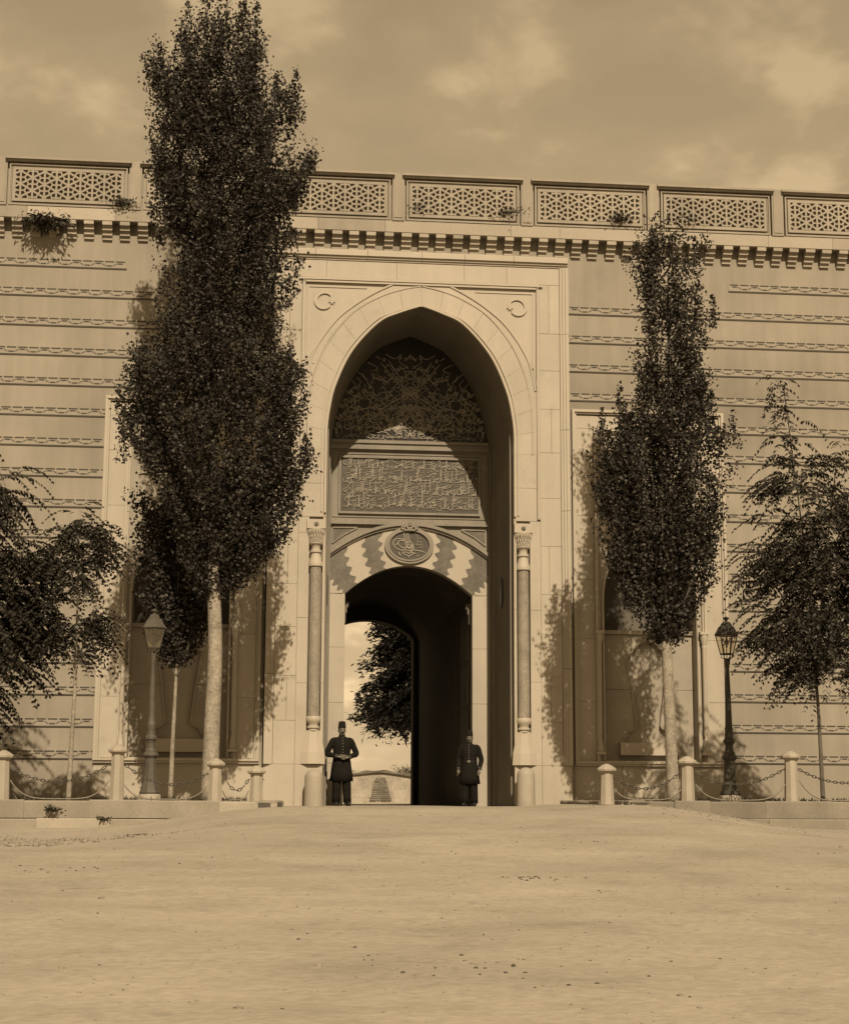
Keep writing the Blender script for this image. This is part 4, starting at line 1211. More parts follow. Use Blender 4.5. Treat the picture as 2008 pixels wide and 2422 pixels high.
poplar('smaller poplar with pale forked trunk right of the portal', (4.66, -3.3, 0.12), SIL_RIGHT, TIPS_R, 7, 860,
       [(4.66, -3.3, 0.05, 0.13), (4.63, -3.3, 1.5, 0.115), (4.58, -3.3, 3.4, 0.10)],
       [([(4.58, -3.3, 3.3), (4.62, -3.25, 5.0), (4.75, -3.2, 8.0), (4.8, -3.2, 10.8)], 0.085, 0.015), ([(4.58, -3.3, 3.15), (4.40, -3.35, 3.7), (4.1, -3.4, 4.6), (3.8, -3.4, 6.2)], 0.055, 0.015), ([(4.60, -3.3, 3.25), (4.85, -3.3, 3.7), (5.15, -3.35, 4.6), (5.5, -3.3, 6.2)], 0.055, 0.015),
        ([(4.6, -3.3, 3.6), (4.5, -3.6, 4.6), (4.4, -3.8, 6.0)], 0.04, 0.012), ([(4.62, -3.3, 5.0), (5.0, -3.1, 6.5), (5.2, -3.1, 8.6)], 0.04, 0.012)], leaf=0.066, gap=0.02, depth=0.52)

def pinnate_tree(label, base, sil, seed, nf, trunk, limbs, tips=(), flen=(0.45, 0.85), leaflet=(0.15, 0.042), bark=None, depth=0.6, name='ailanthus_tree', droop=1.0, mat_=None, out_y=-5.4):
    base, sil, tips, trunk, limbs = moved(base[1], out_y, base, sil, tips, trunk, limbs)
    R = np.random.default_rng(seed)
    t = thing(name, label, 'tree', base)
    bx, by, bz = base
    Z = np.array([r[0] for r in sil])[::-1]; XL = np.array([r[1] for r in sil])[::-1]; XR = np.array([r[2] for r in sil])[::-1]
    zs = np.linspace(Z[0], Z[-1], 300)
    wd = np.interp(zs, Z, XR) - np.interp(zs, Z, XL)
    pz = wd ** 1.9; pz /= pz.sum()
    C = []; D = []; Nn = []; Ln = []; tone = []
    starts = []
    cnt = 0
    while cnt < nf:
        z = R.choice(zs, p=pz)
        xl, xr = np.interp(z, Z, XL), np.interp(z, Z, XR); hw = (xr - xl) / 2; xc = (xl + xr) / 2
        a = R.uniform(0, 2 * math.pi); r = R.uniform(0, 1) ** 0.5
        L = R.uniform(*flen)
        q = max(0.05, hw - R.uniform(0.1, 0.6) * L)
        x = xc + r * math.cos(a) * q; y = by + r * math.sin(a) * min(q, 1.5) * depth
        if mnoise.noise(Vector((x * 1.7, y * 1.2, z * 1.5 + seed))) > (0.16 if z < 0.5 * (Z[0] + Z[-1]) else -0.02) and r > 0.2: continue
        starts.append((x, y, z, a + R.normal() * 0.5, L)); cnt += 1
    for (x, z, h, k) in tips:
        for i in range(k):
            tz = R.uniform(0, 1)
            starts.append((x + R.normal() * 0.05 + 0.06 * h * tz * 0, by + R.normal() * 0.1, z - tz * h, R.uniform(0, 2 * math.pi), R.uniform(0.3, 0.55) * (0.6 + 0.6 * tz)))
    for (x, y, z, a, L) in starts:
        m = int(L / 0.055)
        u = np.linspace(0.12, 1.0, m)
        hd = np.array([math.cos(a), math.sin(a) * 0.8, 0.0])
        rise = R.uniform(0.1, 0.9)
        P = np.array([x, y, z]) + np.outer(u * L, hd) + np.outer((rise * u - droop * 0.95 * u * u) * L, [0, 0, 1])
        T = np.outer(np.ones(m), hd) + np.outer(rise - droop * 1.9 * u, [0, 0, 1])
        T /= np.linalg.norm(T, axis=1, keepdims=True)
        side = np.array([-hd[1], hd[0], 0.0]); side /= np.linalg.norm(side)
        tn = R.uniform(0.7, 1.3)
        for sg in (-1, 1):
            d = T * 0.45 + side * sg * 0.75 + np.array([0, 0, -0.45 * droop]) + R.normal(size=(m, 3)) * 0.12
            d /= np.linalg.norm(d, axis=1, keepdims=True)
            ll = leaflet[0] * (1.0 - 0.45 * u) * R.uniform(0.8, 1.15, m)
            C.append(P + d * ll[:, None] * 0.5); D.append(d); Ln.append(ll)
            Nn.append(np.outer(np.ones(m), [0, 0, 1]) + R.normal(size=(m, 3)) * 0.35); tone.append(np.full(m, tn) * R.uniform(0.8, 1.2, m))
    C = np.concatenate(C) - np.array(base); D = np.concatenate(D); Nn = np.concatenate(Nn); Ln = np.concatenate(Ln); tone = np.concatenate(tone)
    leaf_object('crown', C, D, Nn, Ln, np.full(len(C), leaflet[1]) * R.uniform(0.8, 1.2, len(C)), tone, mat_ or LEAF2, t)
    b = MB(); P = catmull([(p[0] - bx, p[1] - by, p[2] - bz) for p in trunk], 4); k = len(P)
    b.tube(P, [trunk[0][3] + (trunk[-1][3] - trunk[0][3]) * i / (k - 1) for i in range(k)], seg=10)
    b.build('trunk', bark or BARKD, t, smooth='all')
    for lm in limbs:
        b = MB(); P = catmull([(p[0] - bx, p[1] - by, p[2] - bz) for p in lm[0]], 4)
        b.tube(P, [lm[1] + (lm[2] - lm[1]) * i / (len(P) - 1) for i in range(len(P))], seg=6)
        b.build('limb', bark or BARKD, t, smooth='all')
    return t
pinnate_tree('feathery drooping tree on a thin dark stem behind the right hand chain', (7.72, -3.1, 0.12),
 [(8.3, 7.02, 7.4), (8.01, 7.03, 7.61), (7.5, 6.85, 7.8), (6.99, 6.72, 8.04), (6.48, 6.6, 8.55), (5.99, 6.76, 9.14), (5.48, 6.66, 9.43), (4.98, 6.30, 9.62), (4.48, 6.32, 9.7), (3.99, 6.48, 9.67), (3.49, 6.45, 9.65), (3.0, 6.64, 9.53), (2.6, 6.9, 9.3), (2.35, 7.2, 8.98)],
 5, 1500, [(7.74, -3.1, 0.0, 0.045), (7.72, -3.1, 1.3, 0.04), (7.68, -3.1, 2.6, 0.035), (7.55, -3.1, 5.0, 0.03), (7.2, -3.1, 8.6, 0.008)],
 [([(7.68, -3.1, 2.5), (7.9, -3.1, 4.5), (8.3, -3.1, 7.2)], 0.03, 0.008), ([(7.66, -3.1, 2.8), (8.6, -3.0, 4.0), (9.1, -3.0, 5.2)], 0.025, 0.008), ([(7.62, -3.1, 3.0), (7.0, -3.2, 4.2), (6.6, -3.2, 5.0)], 0.02, 0.006)],
 out_y=-6.0, tips=[(7.07, 8.9, 2.6, 60), (8.32, 7.5, 1.8, 36), (6.75, 6.6, 1.2, 16), (6.45, 3.6, 0.5, 8)])
pinnate_tree('slender young tree with drooping fronds left of the pale lamp post', (-6.93, -3.1, 0.10),
 [(5.6, -7.04, -6.86), (5.46, -7.3, -6.5), (5.17, -7.6, -6.35), (4.69, -7.86, -6.2), (4.21, -7.93, -6.18), (3.74, -7.93, -6.2), (3.27, -7.82, -6.3), (2.95, -7.6, -6.43), (2.75, -7.24, -6.64)],
 8, 430, [(-6.95, -3.1, 0.0, 0.05), (-6.93, -3.1, 1.3, 0.045), (-6.91, -3.1, 2.7, 0.04), (-6.95, -3.1, 5.4, 0.012)],
 [([(-6.91, -3.1, 2.6), (-7.2, -3.1, 3.2), (-7.4, -3.1, 4.2)], 0.02, 0.006), ([(-6.91, -3.1, 2.7), (-6.7, -3.1, 3.3), (-6.5, -3.1, 4.3)], 0.02, 0.006)],
 tips=[(-6.9, 5.85, 0.7, 12), (-6.5, 5.5, 0.4, 10)], flen=(0.4, 0.75), leaflet=(0.12, 0.05), bark=BARKP)
pinnate_tree('broad dark tree cut by the left edge of the view', (-8.75, -3.2, 0.10),
 [(7.22, -9.42, -8.72), (6.88, -9.72, -8.47), (6.41, -10.02, -8.07), (5.94, -10.22, -7.97), (5.01, -10.32, -7.72), (4.09, -10.32, -7.57), (3.17, -10.32, -7.62), (2.44, -10.22, -7.82), (1.9, -10.02, -8.22), (1.5, -9.62, -8.42)],
 14, 1150, [(-8.85, -3.2, 0.0, 0.09), (-8.8, -3.2, 1.5, 0.08), (-8.8, -3.2, 3.2, 0.06), (-8.8, -3.2, 6.5, 0.015)],
 [([(-8.8, -3.2, 2.0), (-8.3, -3.2, 3.5), (-7.9, -3.2, 5.2)], 0.04, 0.01), ([(-8.8, -3.2, 2.5), (-9.3, -3.2, 4.0), (-9.6, -3.2, 5.5)], 0.04, 0.01)], flen=(0.5, 0.9), leaflet=(0.16, 0.05))

# dark conifer in the court behind the gate
def conifer(base, H, Rmax, seed):
    R = np.random.default_rng(seed)
    t = thing('conifer_tree', 'dark conifer with hanging branches seen through the gateway', 'tree', base)
    C = []; D = []; Nn = []; Ln = []
    for i in range(420):
        z = R.uniform(3.7, H * 0.97)
        f = 1 - (z / H) ** 2.2
        L = Rmax * (0.35 + 0.65 * f) * R.uniform(0.75, 1.05)
        a = R.uniform(0, 2 * math.pi)
        hd = np.array([math.cos(a), math.sin(a), 0])
        m = int(L * 64)
        u = R.uniform(0.05, 1, m)
        P = np.array([0, 0, z]) + np.outer(u * L, hd) + np.outer(0.30 * u * L - 0.5 * u * u * L, [0, 0, 1]) + R.normal(size=(m, 3)) * 0.16
        d = np.outer(np.ones(m), hd * 0.9 + np.array([0, 0, -0.35])) + R.normal(size=(m, 3)) * 0.45
        C.append(P); D.append(d); Ln.append(R.uniform(0.2, 0.42, m)); Nn.append(rnd_unit(R, m))
    C = np.concatenate(C); n = len(C)
    leaf_object('crown', C, np.concatenate(D), np.concatenate(Nn), np.concatenate(Ln), R.uniform(0.05, 0.11, n), R.uniform(0.6, 1.4, n), NEEDLE, t)
    MB().tube([(0, 0, 0), (0.05, 0, H * 0.5), (0, 0, H * 0.97)], [0.22, 0.15, 0.03], seg=10).build('trunk', BARKD, t, smooth='all')
conifer((4.95, 44.0, 0.0), 12.5, 3.75, 4)

# ------------------------------------------------------------------ court wall behind the gate
cw = thing('court_wall', 'low whitewashed rubble wall with bricked up arch seen through gateway', 'wall', (2.4, 39.0, -0.03))
prof = [(-4.0, 1.20), (-2.2, 1.28), (-1.2, 1.30), (-0.6, 1.36), (0.0, 1.40), (0.6, 1.34), (1.4, 1.22), (2.2, 1.12), (4.0, 1.05)]
pp = catmull(prof, 6)
MB().prism([(-4.0, -0.3)] + pp + [(4.0, -0.3)], 0.0, 0.6).build('rubble_face', RUBBLE, cw)
MB().strip([(x, z) for x, z in pp], [(x, z + 0.10 + 0.03 * math.sin(x * 7)) for x, z in pp], -0.12, 0.7).build('turf_coping', GRAVELM, cw)
rng = random.Random(2)
zz = 0.18
while zz < 1.18:
    hwid = 0.44 * (1 - max(0, (zz - 0.15)) / 1.08) ** 0.30 * (1.12 if zz < 0.35 else 1.0)
    x = -hwid
    while x < hwid - 0.05:
        w = rng.uniform(0.18, 0.30); e = min(hwid, x + w)
        MB().box(x + 0.008, e - 0.008, -0.05 - rng.uniform(0, 0.03), 0.0, zz + 0.008, zz + 0.072).build('brick', BRICKM, cw)
        x = e
    zz += 0.085

def tuft(name, label, cat, loc, r, h, n, seed, wide=0.05, hang=0.0, group=None, parent=None, mat_=None):
    R = np.random.default_rng(seed)
    a = R.uniform(0, 2 * math.pi, n); q = R.uniform(0, 1, n)
    base = np.stack([R.normal(size=n) * r * 0.45, R.normal(size=n) * r * 0.3, np.zeros(n)], 1)
    d = np.stack([np.cos(a) * 0.7, np.sin(a) * 0.7 - 0.15, R.uniform(0.2, 1.2, n) - hang * 1.6], 1)
    d /= np.linalg.norm(d, axis=1, keepdims=True)
    ln = h * R.uniform(0.3, 0.6, n)
    Cc = base + d * (ln * R.uniform(0.4, 1.6, n))[:, None]
    o = leaf_object(name, Cc, d + R.normal(size=(n, 3)) * 0.3, rnd_unit(R, n), ln * 0.6, np.full(n, wide), R.uniform(0.6, 1.3, n), mat_ or WEED, parent)
    o.location = loc
    if label: tag(o, label, cat, group)
    return o
for i, x in enumerate((0.9, 1.1, 1.3, 1.5)):
    tuft('grass_tuft', None, None, (x, 0.2, 1.32), 0.25, 0.55, 120, 30 + i, 0.02, parent=cw)
for i, x in enumerate((-1.3, -0.5, 0.1)):
    tuft('grass_tuft', None, None, (x, 0.2, 1.40), 0.4, 0.16, 110, 40 + i, 0.02, parent=cw)

# ------------------------------------------------------------------ weeds rooted in the masonry and by the kerb
tuft('wall_weed', 'dark bush hanging from the corbels at the far left of the gatehouse', 'weed', (-8.20, -0.30, 12.56), 0.42, 0.42, 900, 1, 0.05, hang=0.75)
tuft('wall_weed', 'small weed at the lower corner of the leftmost lattice panel', 'weed', (-6.55, -0.33, 12.88), 0.26, 0.26, 320, 2, 0.03)
tuft('wall_weed', 'thin weed at the foot of the lattice panel above the arch', 'weed', (1.95, -0.31, 13.02), 0.35, 0.28, 160, 3, 0.03)
tuft('wall_weed', 'sparse weed in the left corner of the panel above the arch', 'weed', (-0.12, -0.31, 13.06), 0.25, 0.2, 70, 6, 0.03)
tuft('wall_weed', 'round dark weed on the panel right of the portal frame', 'weed', (4.48, -0.32, 12.98), 0.2, 0.3, 220, 4, 0.035)
tuft('wall_weed', 'twiggy weed on the lattice panel above the smaller poplar', 'weed', (6.0, -0.31, 13.04), 0.4, 0.32, 130, 5, 0.025)
def kz(x, y): return ground_z(x, y)
tuft('kerb_weed', 'dark weed growing from the joint of the pale kerb, the larger one', 'weed', (-6.85, -6.69, -0.10), 0.10, 0.19, 150, 7, 0.03)
tuft('kerb_weed', 'small weed low on the pale kerb, nearer the tall poplar', 'weed', (-6.0, -6.69, -0.24), 0.08, 0.14, 100, 8, 0.03)
for i, (x, y, r, h, n) in enumerate(((-6.9, -3.7, 0.5, 0.10, 120), (-5.6, -3.6, 0.5, 0.10, 120), (-4.9, -3.6, 0.3, 0.10, 90), (-5.2, -3.2, 0.6, 0.14, 160))):
    pass
R = np.random.default_rng(77)
n = 4200
xs = np.concatenate([R.uniform(-9, -3.6, n // 2), R.uniform(3.6, 9, n // 2)])
ys = R.uniform(-6.4, -0.6, n)
keep = np.array([mnoise.noise(Vector((x * 0.9, y * 0.9, 4.0))) > 0.0 for x, y in zip(xs, ys)])
xs, ys = xs[keep], ys[keep]; n = len(xs)
d = np.stack([R.normal(size=n) * 0.5, R.normal(size=n) * 0.5, np.ones(n)], 1)
ln = R.uniform(0.04, 0.13, n)
zt = np.where(xs < 0, TERR[-1], TERR[1]) + ln * 0.4 - 0.012
go = leaf_object('terrace_grass', np.stack([xs, ys, zt], 1), d, rnd_unit(R, n), ln, np.full(n, 0.02), R.uniform(0.6, 1.5, n), WEED, None)
tag(go, 'dry grass and low weeds on the terraces', 'grass', kind='stuff')

# ------------------------------------------------------------------ stones and clods lying on the square
def pebbles(name, label, pts, material):
    b = MB()
    rg = random.Random(1)
    for (x, y, r) in pts:
        z = ground_z(x, y)
        n0 = len(b.v)
        k = 5
        h = r * rg.uniform(0.5, 0.9)
        for lv, (rr, hh) in enumerate(((1.0, -0.2), (0.9, 0.45), (0.45, 0.95))):
            for i in range(k):
                a = 2 * math.pi * (i + lv * 0.3) / k
                q = rr * r * rg.uniform(0.75, 1.2)
                b.v.append((x + q * math.cos(a) * 1.3, y + q * math.sin(a), z + hh * h))
        for lv in range(2):
            for i in range(k):
                b.face([n0 + lv * k + i, n0 + lv * k + (i + 1) % k, n0 + (lv + 1) * k + (i + 1) % k, n0 + (lv + 1) * k + i])
        b.face([n0 + 2 * k + i for i in range(k)])
    o = b.build(name, material, recalc=False)
    tag(o, label, 'gravel', kind='stuff')
R = random.Random(19)
pts = []
for _ in range(1300):
    y = R.uniform(-28, -6.8); x = -3.7 + (y + 36) * R.uniform(-0.16, 0.36)
    pts.append((x, y, R.uniform(0.003, 0.012) * (1 if R.random() < 0.96 else 2.2)))
for _ in range(700):      # rubble spread at the left
    x = R.gauss(-7.3, 0.9); y = R.gauss(-11.3, 0.7)
    pts.append((x, y, abs(R.gauss(0.02, 0.016)) + 0.006))
for _ in range(160):
    x = R.gauss(4.6, 1.2); y = R.gauss(-7.6, 0.8)
    pts.append((x, y, abs(R.gauss(0.012, 0.008)) + 0.005))
pebbles('gravel', 'loose pebbles and rubble strewn over the square', pts, KERB)
pts = []
for _ in range(110):
    y = R.uniform(-27.5, -6.9); x = -3.7 + (y + 36) * R.uniform(-0.16, 0.36)
    pts.append((x, y, R.uniform(0.004, 0.012)))
for cx_, cy_, k, sp in ((-4.9, -11.5, 26, 0.35), (-0.9, -19.5, 40, 0.22), (-2.2, -25.5, 24, 0.5), (4.4, -9.2, 30, 0.7), (-5.6, -18.5, 18, 0.4), (0.8, -15.0, 12, 0.3)):
    for _ in range(k): pts.append((R.gauss(cx_, sp), R.gauss(cy_, sp * 0.7), R.uniform(0.004, 0.014)))
pebbles('dark_clods', 'scattered dark clods and droppings on the square', pts, CLOD)
b = MB(); P = [(0.0, -0.09), (0.16, -0.075), (0.33, -0.01), (0.20, 0.05), (0.0, 0.07), (-0.2, 0.055), (-0.32, 0.0), (-0.18, -0.07)]
b.v += [(x, y, 0.045 + 0.01 * math.sin(x * 9)) for x, y in P] + [(x * 1.05, y * 1.05, -0.03) for x, y in P]
b.face(list(range(8)))
for i in range(8): b.face([i, (i + 1) % 8, 8 + (i + 1) % 8, 8 + i])
o = b.build('flat_stone', CLOD, loc=(-5.2, -10.6, ground_z(-5.2, -10.6) - 0.012))
o.scale = (0.5, 0.8, 0.8)
tag(o, 'dark flat stone lying alone in front of the pale kerb', 'stone')

# ------------------------------------------------------------------ posts, chains, bollards
def post(x, y, z0, ztop, label):
    h = ztop - z0
    t = thing('chain_post', label, 'post', (x, y, z0), group='marble posts of the chain fence')
    cap = 0.165
    MB().revolve([(0.135, -0.05), (0.13, 0.0), (0.108, h - cap)], seg=8, phase=math.pi / 8).build('shaft', POSTM, t)
    b = MB(); b.revolve([(0.105, h - cap), (0.13, h - cap + 0.02), (0.172, h - cap + 0.042), (0.176, h - cap + 0.075), (0.150, h - cap + 0.10), (0.085, h - 0.025), (0.035, h)], seg=8, phase=math.pi / 8)
    b.build('cap', POSTM, t)
    r = MB(); n = 10
    for q in (-1, 1):
        r.tube([(q * (0.112 + 0.02 * math.sin(math.pi * i / n)), -0.02 + 0.03 * math.cos(math.pi * i / n), h * 0.62 + 0.0) for i in range(n + 1)], 0.008, seg=5)
    r.build('ring', CHAIN, t)
    return t
LZ, RZ = TERR[-1], TERR[1]
POSTS = [(-7.741, -6.35, LZ, 0.943, 'marble chain post at the left edge of the view'), (-5.827, -6.35, LZ, 1.053, 'tallest marble chain post, left of the pale lamp post'), (-4.161, -6.35, LZ, 0.833, 'marble chain post standing before the tall poplar trunk'),
         (-3.455, -6.20, LZ - 0.02, 0.714, 'short marble chain post nearest the portal on its left'), (2.716, -6.20, RZ - 0.02, 0.787, 'marble chain post nearest the portal on its right'), (4.135, -6.35, RZ, 0.925, 'marble chain post beside the smaller poplar trunk'),
         (6.031, -6.35, RZ, 1.035, 'marble chain post right of the dark lamp post'), (8.018, -6.35, RZ, 1.035, 'marble chain post beyond the right edge of the view')]
for p in POSTS[:-1]: post(*p)
def chain(a, c, sag, label):
    (x0, y0, z0), (x1, y1, z1) = a, c
    L = math.dist(a, c)
    t = thing('chain', label, 'chain', ((x0 + x1) / 2, (y0 + y1) / 2, min(z0, z1) - sag), group='iron chains between the posts')
    ox, oy, oz = t.location
    N = int(L / 0.062)
    b = MB()
    for i in range(N):
        u = (i + 0.5) / N
        x = x0 + (x1 - x0) * u - ox; y = y0 + (y1 - y0) * u - oy; z = z0 + (z1 - z0) * u - sag * 4 * u * (1 - u) - oz
        sl = math.atan2((z1 - z0) - sag * 4 * (1 - 2 * u), x1 - x0)
        n = 8; P = []
        for k in range(n + 1):
            aa = 2 * math.pi * k / n
            lx, ly = 0.043 * math.cos(aa), 0.021 * math.sin(aa)
            if i % 2: P.append((x + lx * math.cos(sl), y + ly, z + lx * math.sin(sl)))
            else: P.append((x + lx * math.cos(sl) - ly * math.sin(sl), y, z + lx * math.sin(sl) + ly * math.cos(sl)))
        b.tube(P, 0.0085, seg=4, cap=False)
    b.build('links', CHAIN, t)['kind'] = 'stuff'
    # slack cable that drops to the ground
    P = []
    zt = (LZ if x0 < 0 else RZ)
    for i in range(33):
        u = i / 32
        e = abs(2 * u - 1) ** 4.2
        P.append((x0 + (x1 - x0) * u - ox, y0 + (y1 - y0) * u - 0.03 - oy, (zt + 0.015) + (min(z0, z1) - 0.22 - zt) * e - oz))
    b = MB().tube(P, 0.011, seg=6); b.build('slack_cable', RODM, t, smooth='all')
def hook(p, q): return (p[0] + q * 0.13, p[1] - 0.02, p[2] + (p[3] - p[2]) * 0.64)
for i, sag, lab in ((0, 0.26, 'sagging iron chain at the far left before the frond shadow'), (1, 0.26, 'sagging iron chain in front of the pale lamp post'), (2, 0.24, 'short deep chain next to the portal on its left'),
                    (4, 0.24, 'sagging iron chain in front of the pale plinth right of the portal'), (5, 0.24, 'sagging iron chain in front of the dark lamp post'), (6, 0.24, 'iron chain running out of the view at the right edge')):
    chain(hook(POSTS[i], 1), hook(POSTS[i + 1], -1), sag, lab)
chain((-9.9, -6.37, 0.66), hook(POSTS[0], -1), 0.25, 'iron chain running out of the view at the left edge')
for x, lab in ((-2.225, 'round topped stone bollard at the left foot of the portal'), (2.205, 'round topped stone bollard at the right foot of the portal')):
    h = 0.76 if x < 0 else 0.83
    prof = [(0.20, -0.35), (0.195, 0.0), (0.188, h - 0.17)] + [(0.188 * math.cos(rad(a)), h - 0.17 + 0.17 * math.sin(rad(a))) for a in (15, 30, 45, 60, 75, 86)]
    o = MB().revolve(prof, seg=24).build('bollard', POSTM, smooth='all', loc=(x, -0.62, 0.0))
    tag(o, lab, 'bollard', 'bollards of the portal')

# ------------------------------------------------------------------ gas lamps
def lamp(loc, m, label, tilt):
    t = thing('street_lamp', label, 'lamp', loc, group='gas lamps on the terrace')
    t.rotation_euler = (0, tilt, 0.2)
    t.scale = (0.975, 0.975, 0.975)
    MB().revolve([(0.23, -0.08), (0.225, 0.06), (0.20, 0.125)], seg=20).build('stone_foot', POSTM, t, smooth=True)
    MB().revolve([(0.195, 0.126), (0.205, 0.155), (0.185, 0.19), (0.165, 0.26), (0.135, 0.37), (0.118, 0.5), (0.108, 0.62), (0.105, 0.79), (0.125, 0.82), (0.15, 0.845), (0.145, 0.89), (0.11, 0.915), (0.11, 0.94), (0.085, 0.98), (0.075, 1.08), (0.09, 1.13), (0.115, 1.155), (0.112, 1.20), (0.09, 1.235)], seg=8, phase=math.pi / 8).build('pedestal', m, t)
    MB().revolve([(0.088, 1.23), (0.075, 1.36), (0.082, 1.385), (0.078, 1.41), (0.084, 1.43), (0.070, 1.45), (0.064, 1.7), (0.050, 2.3), (0.041, 2.62), (0.052, 2.65), (0.045, 2.68), (0.058, 2.72), (0.062, 2.78), (0.045, 2.80)], seg=14).build('column', m, t, smooth=True)
    b = MB()
    zb, zt, rb, rt = 2.90, 3.27, 0.125, 0.215
    n = 6
    for i in range(n):
        a = math.pi / 6 + 2 * math.pi * i / n; a2 = math.pi / 6 + 2 * math.pi * (i + 1) / n
        B0 = (rb * math.cos(a), rb * math.sin(a), zb); T0 = (rt * math.cos(a), rt * math.sin(a), zt)
        B1 = (rb * math.cos(a2), rb * math.sin(a2), zb); T1 = (rt * math.cos(a2), rt * math.sin(a2), zt)
        b.tube([B0, T0], 0.011, seg=5); b.tube([B0, B1], 0.014, seg=5); b.tube([T0, T1], 0.012, seg=5)
        b.tube([(0.03 * math.cos(a), 0.03 * math.sin(a), 2.80), (0.11 * math.cos(a), 0.11 * math.sin(a), 2.83), (rb * math.cos(a), rb * math.sin(a), zb)], 0.009, seg=5)
    fr_ = b.build('lantern_frame', m, t)
    for i in range(n):
        a = math.pi / 6 + 2 * math.pi * i / n; a2 = math.pi / 6 + 2 * math.pi * (i + 1) / n
        g = MB(); g.v += [(rb * math.cos(a), rb * math.sin(a), zb), (rb * math.cos(a2), rb * math.sin(a2), zb), (rt * math.cos(a2), rt * math.sin(a2), zt), (rt * math.cos(a), rt * math.sin(a), zt)]
        g.face([0, 1, 2, 3]); g.build('pane', GLASS, fr_)
    MB().revolve([(0.24, 3.275), (0.235, 3.30), (0.205, 3.34), (0.15, 3.445), (0.115, 3.465), (0.105, 3.50), (0.06, 3.545), (0.028, 3.555)], seg=6, phase=math.pi / 6).build('lantern_roof', m, t)
    MB().revolve([(0.028, 3.55), (0.03, 3.58), (0.06, 3.60), (0.062, 3.625), (0.03, 3.64), (0.012, 3.65)], seg=12).build('finial', m, t, smooth=True)
    MB().revolve([(0.008, 2.80), (0.008, 3.02), (0.022, 3.04), (0.02, 3.08), (0.045, 3.10), (0.05, 3.15), (0.02, 3.2), (0.02, 3.27)], seg=8).build('burner', LAMPDARK, t)
lamp((-5.39, -4.0, LZ - 0.01), LAMPPALE, 'pale weathered gas lamp post in front of the left niche', rad(-0.3))
lamp((5.60, -4.0, RZ - 0.01), LAMPDARK, 'dark iron gas lamp post beside the right niche', rad(0.0))

# ------------------------------------------------------------------ the two guards
def ring_loft(b, rings, seg=20):
    """rings: (cx, cy, z, rx, ry)"""
    n = len(b.v)
    for (x, y, z, rx, ry) in rings:
        for i in range(seg):
            a = 2 * math.pi * i / seg
            b.v.append((x + rx * math.cos(a), y + ry * math.sin(a), z))
    k = len(rings)
    for j in range(k - 1):
        for i in range(seg):
            i2 = (i + 1) % seg
            b.face([n + j * seg + i, n + j * seg + i2, n + (j + 1) * seg + i2, n + (j + 1) * seg + i])
    b.face([n + i for i in range(seg - 1, -1, -1)]); b.face([n + (k - 1) * seg + i for i in range(seg)])

def hand_parts(b, wrist, elbow, palm_dir, thumb_side):
    """palm and five bent fingers continuing the forearm"""
    W = Vector(wrist); f = Vector(palm_dir).normalized()
    side = Vector(thumb_side); side = (side - f * side.dot(f)).normalized(); nrm = f.cross(side)
    b.tube([W - f * 0.03, W + f * 0.02, W + f * 0.06, W + f * 0.09], [0.027, 0.033, 0.040, 0.036], seg=10, flat=0.62)
    for i, ln in enumerate((0.068, 0.078, 0.074, 0.058)):
        o = W + f * 0.085 + side * (0.03 - i * 0.02)
        b.tube([o, o + f * ln * 0.45 + nrm * 0.006, o + f * ln * 0.75 + nrm * 0.024, o + f * ln * 0.85 + nrm * 0.045], [0.0105, 0.0100, 0.009, 0.0075], seg=7)
    o = W + f * 0.03 + side * 0.03
    b.tube([o, o + side * 0.022 + f * 0.025, o + side * 0.028 + f * 0.055 + nrm * 0.012, o + side * 0.022 + f * 0.075 + nrm * 0.02], [0.014, 0.0125, 0.011, 0.0085], seg=7)

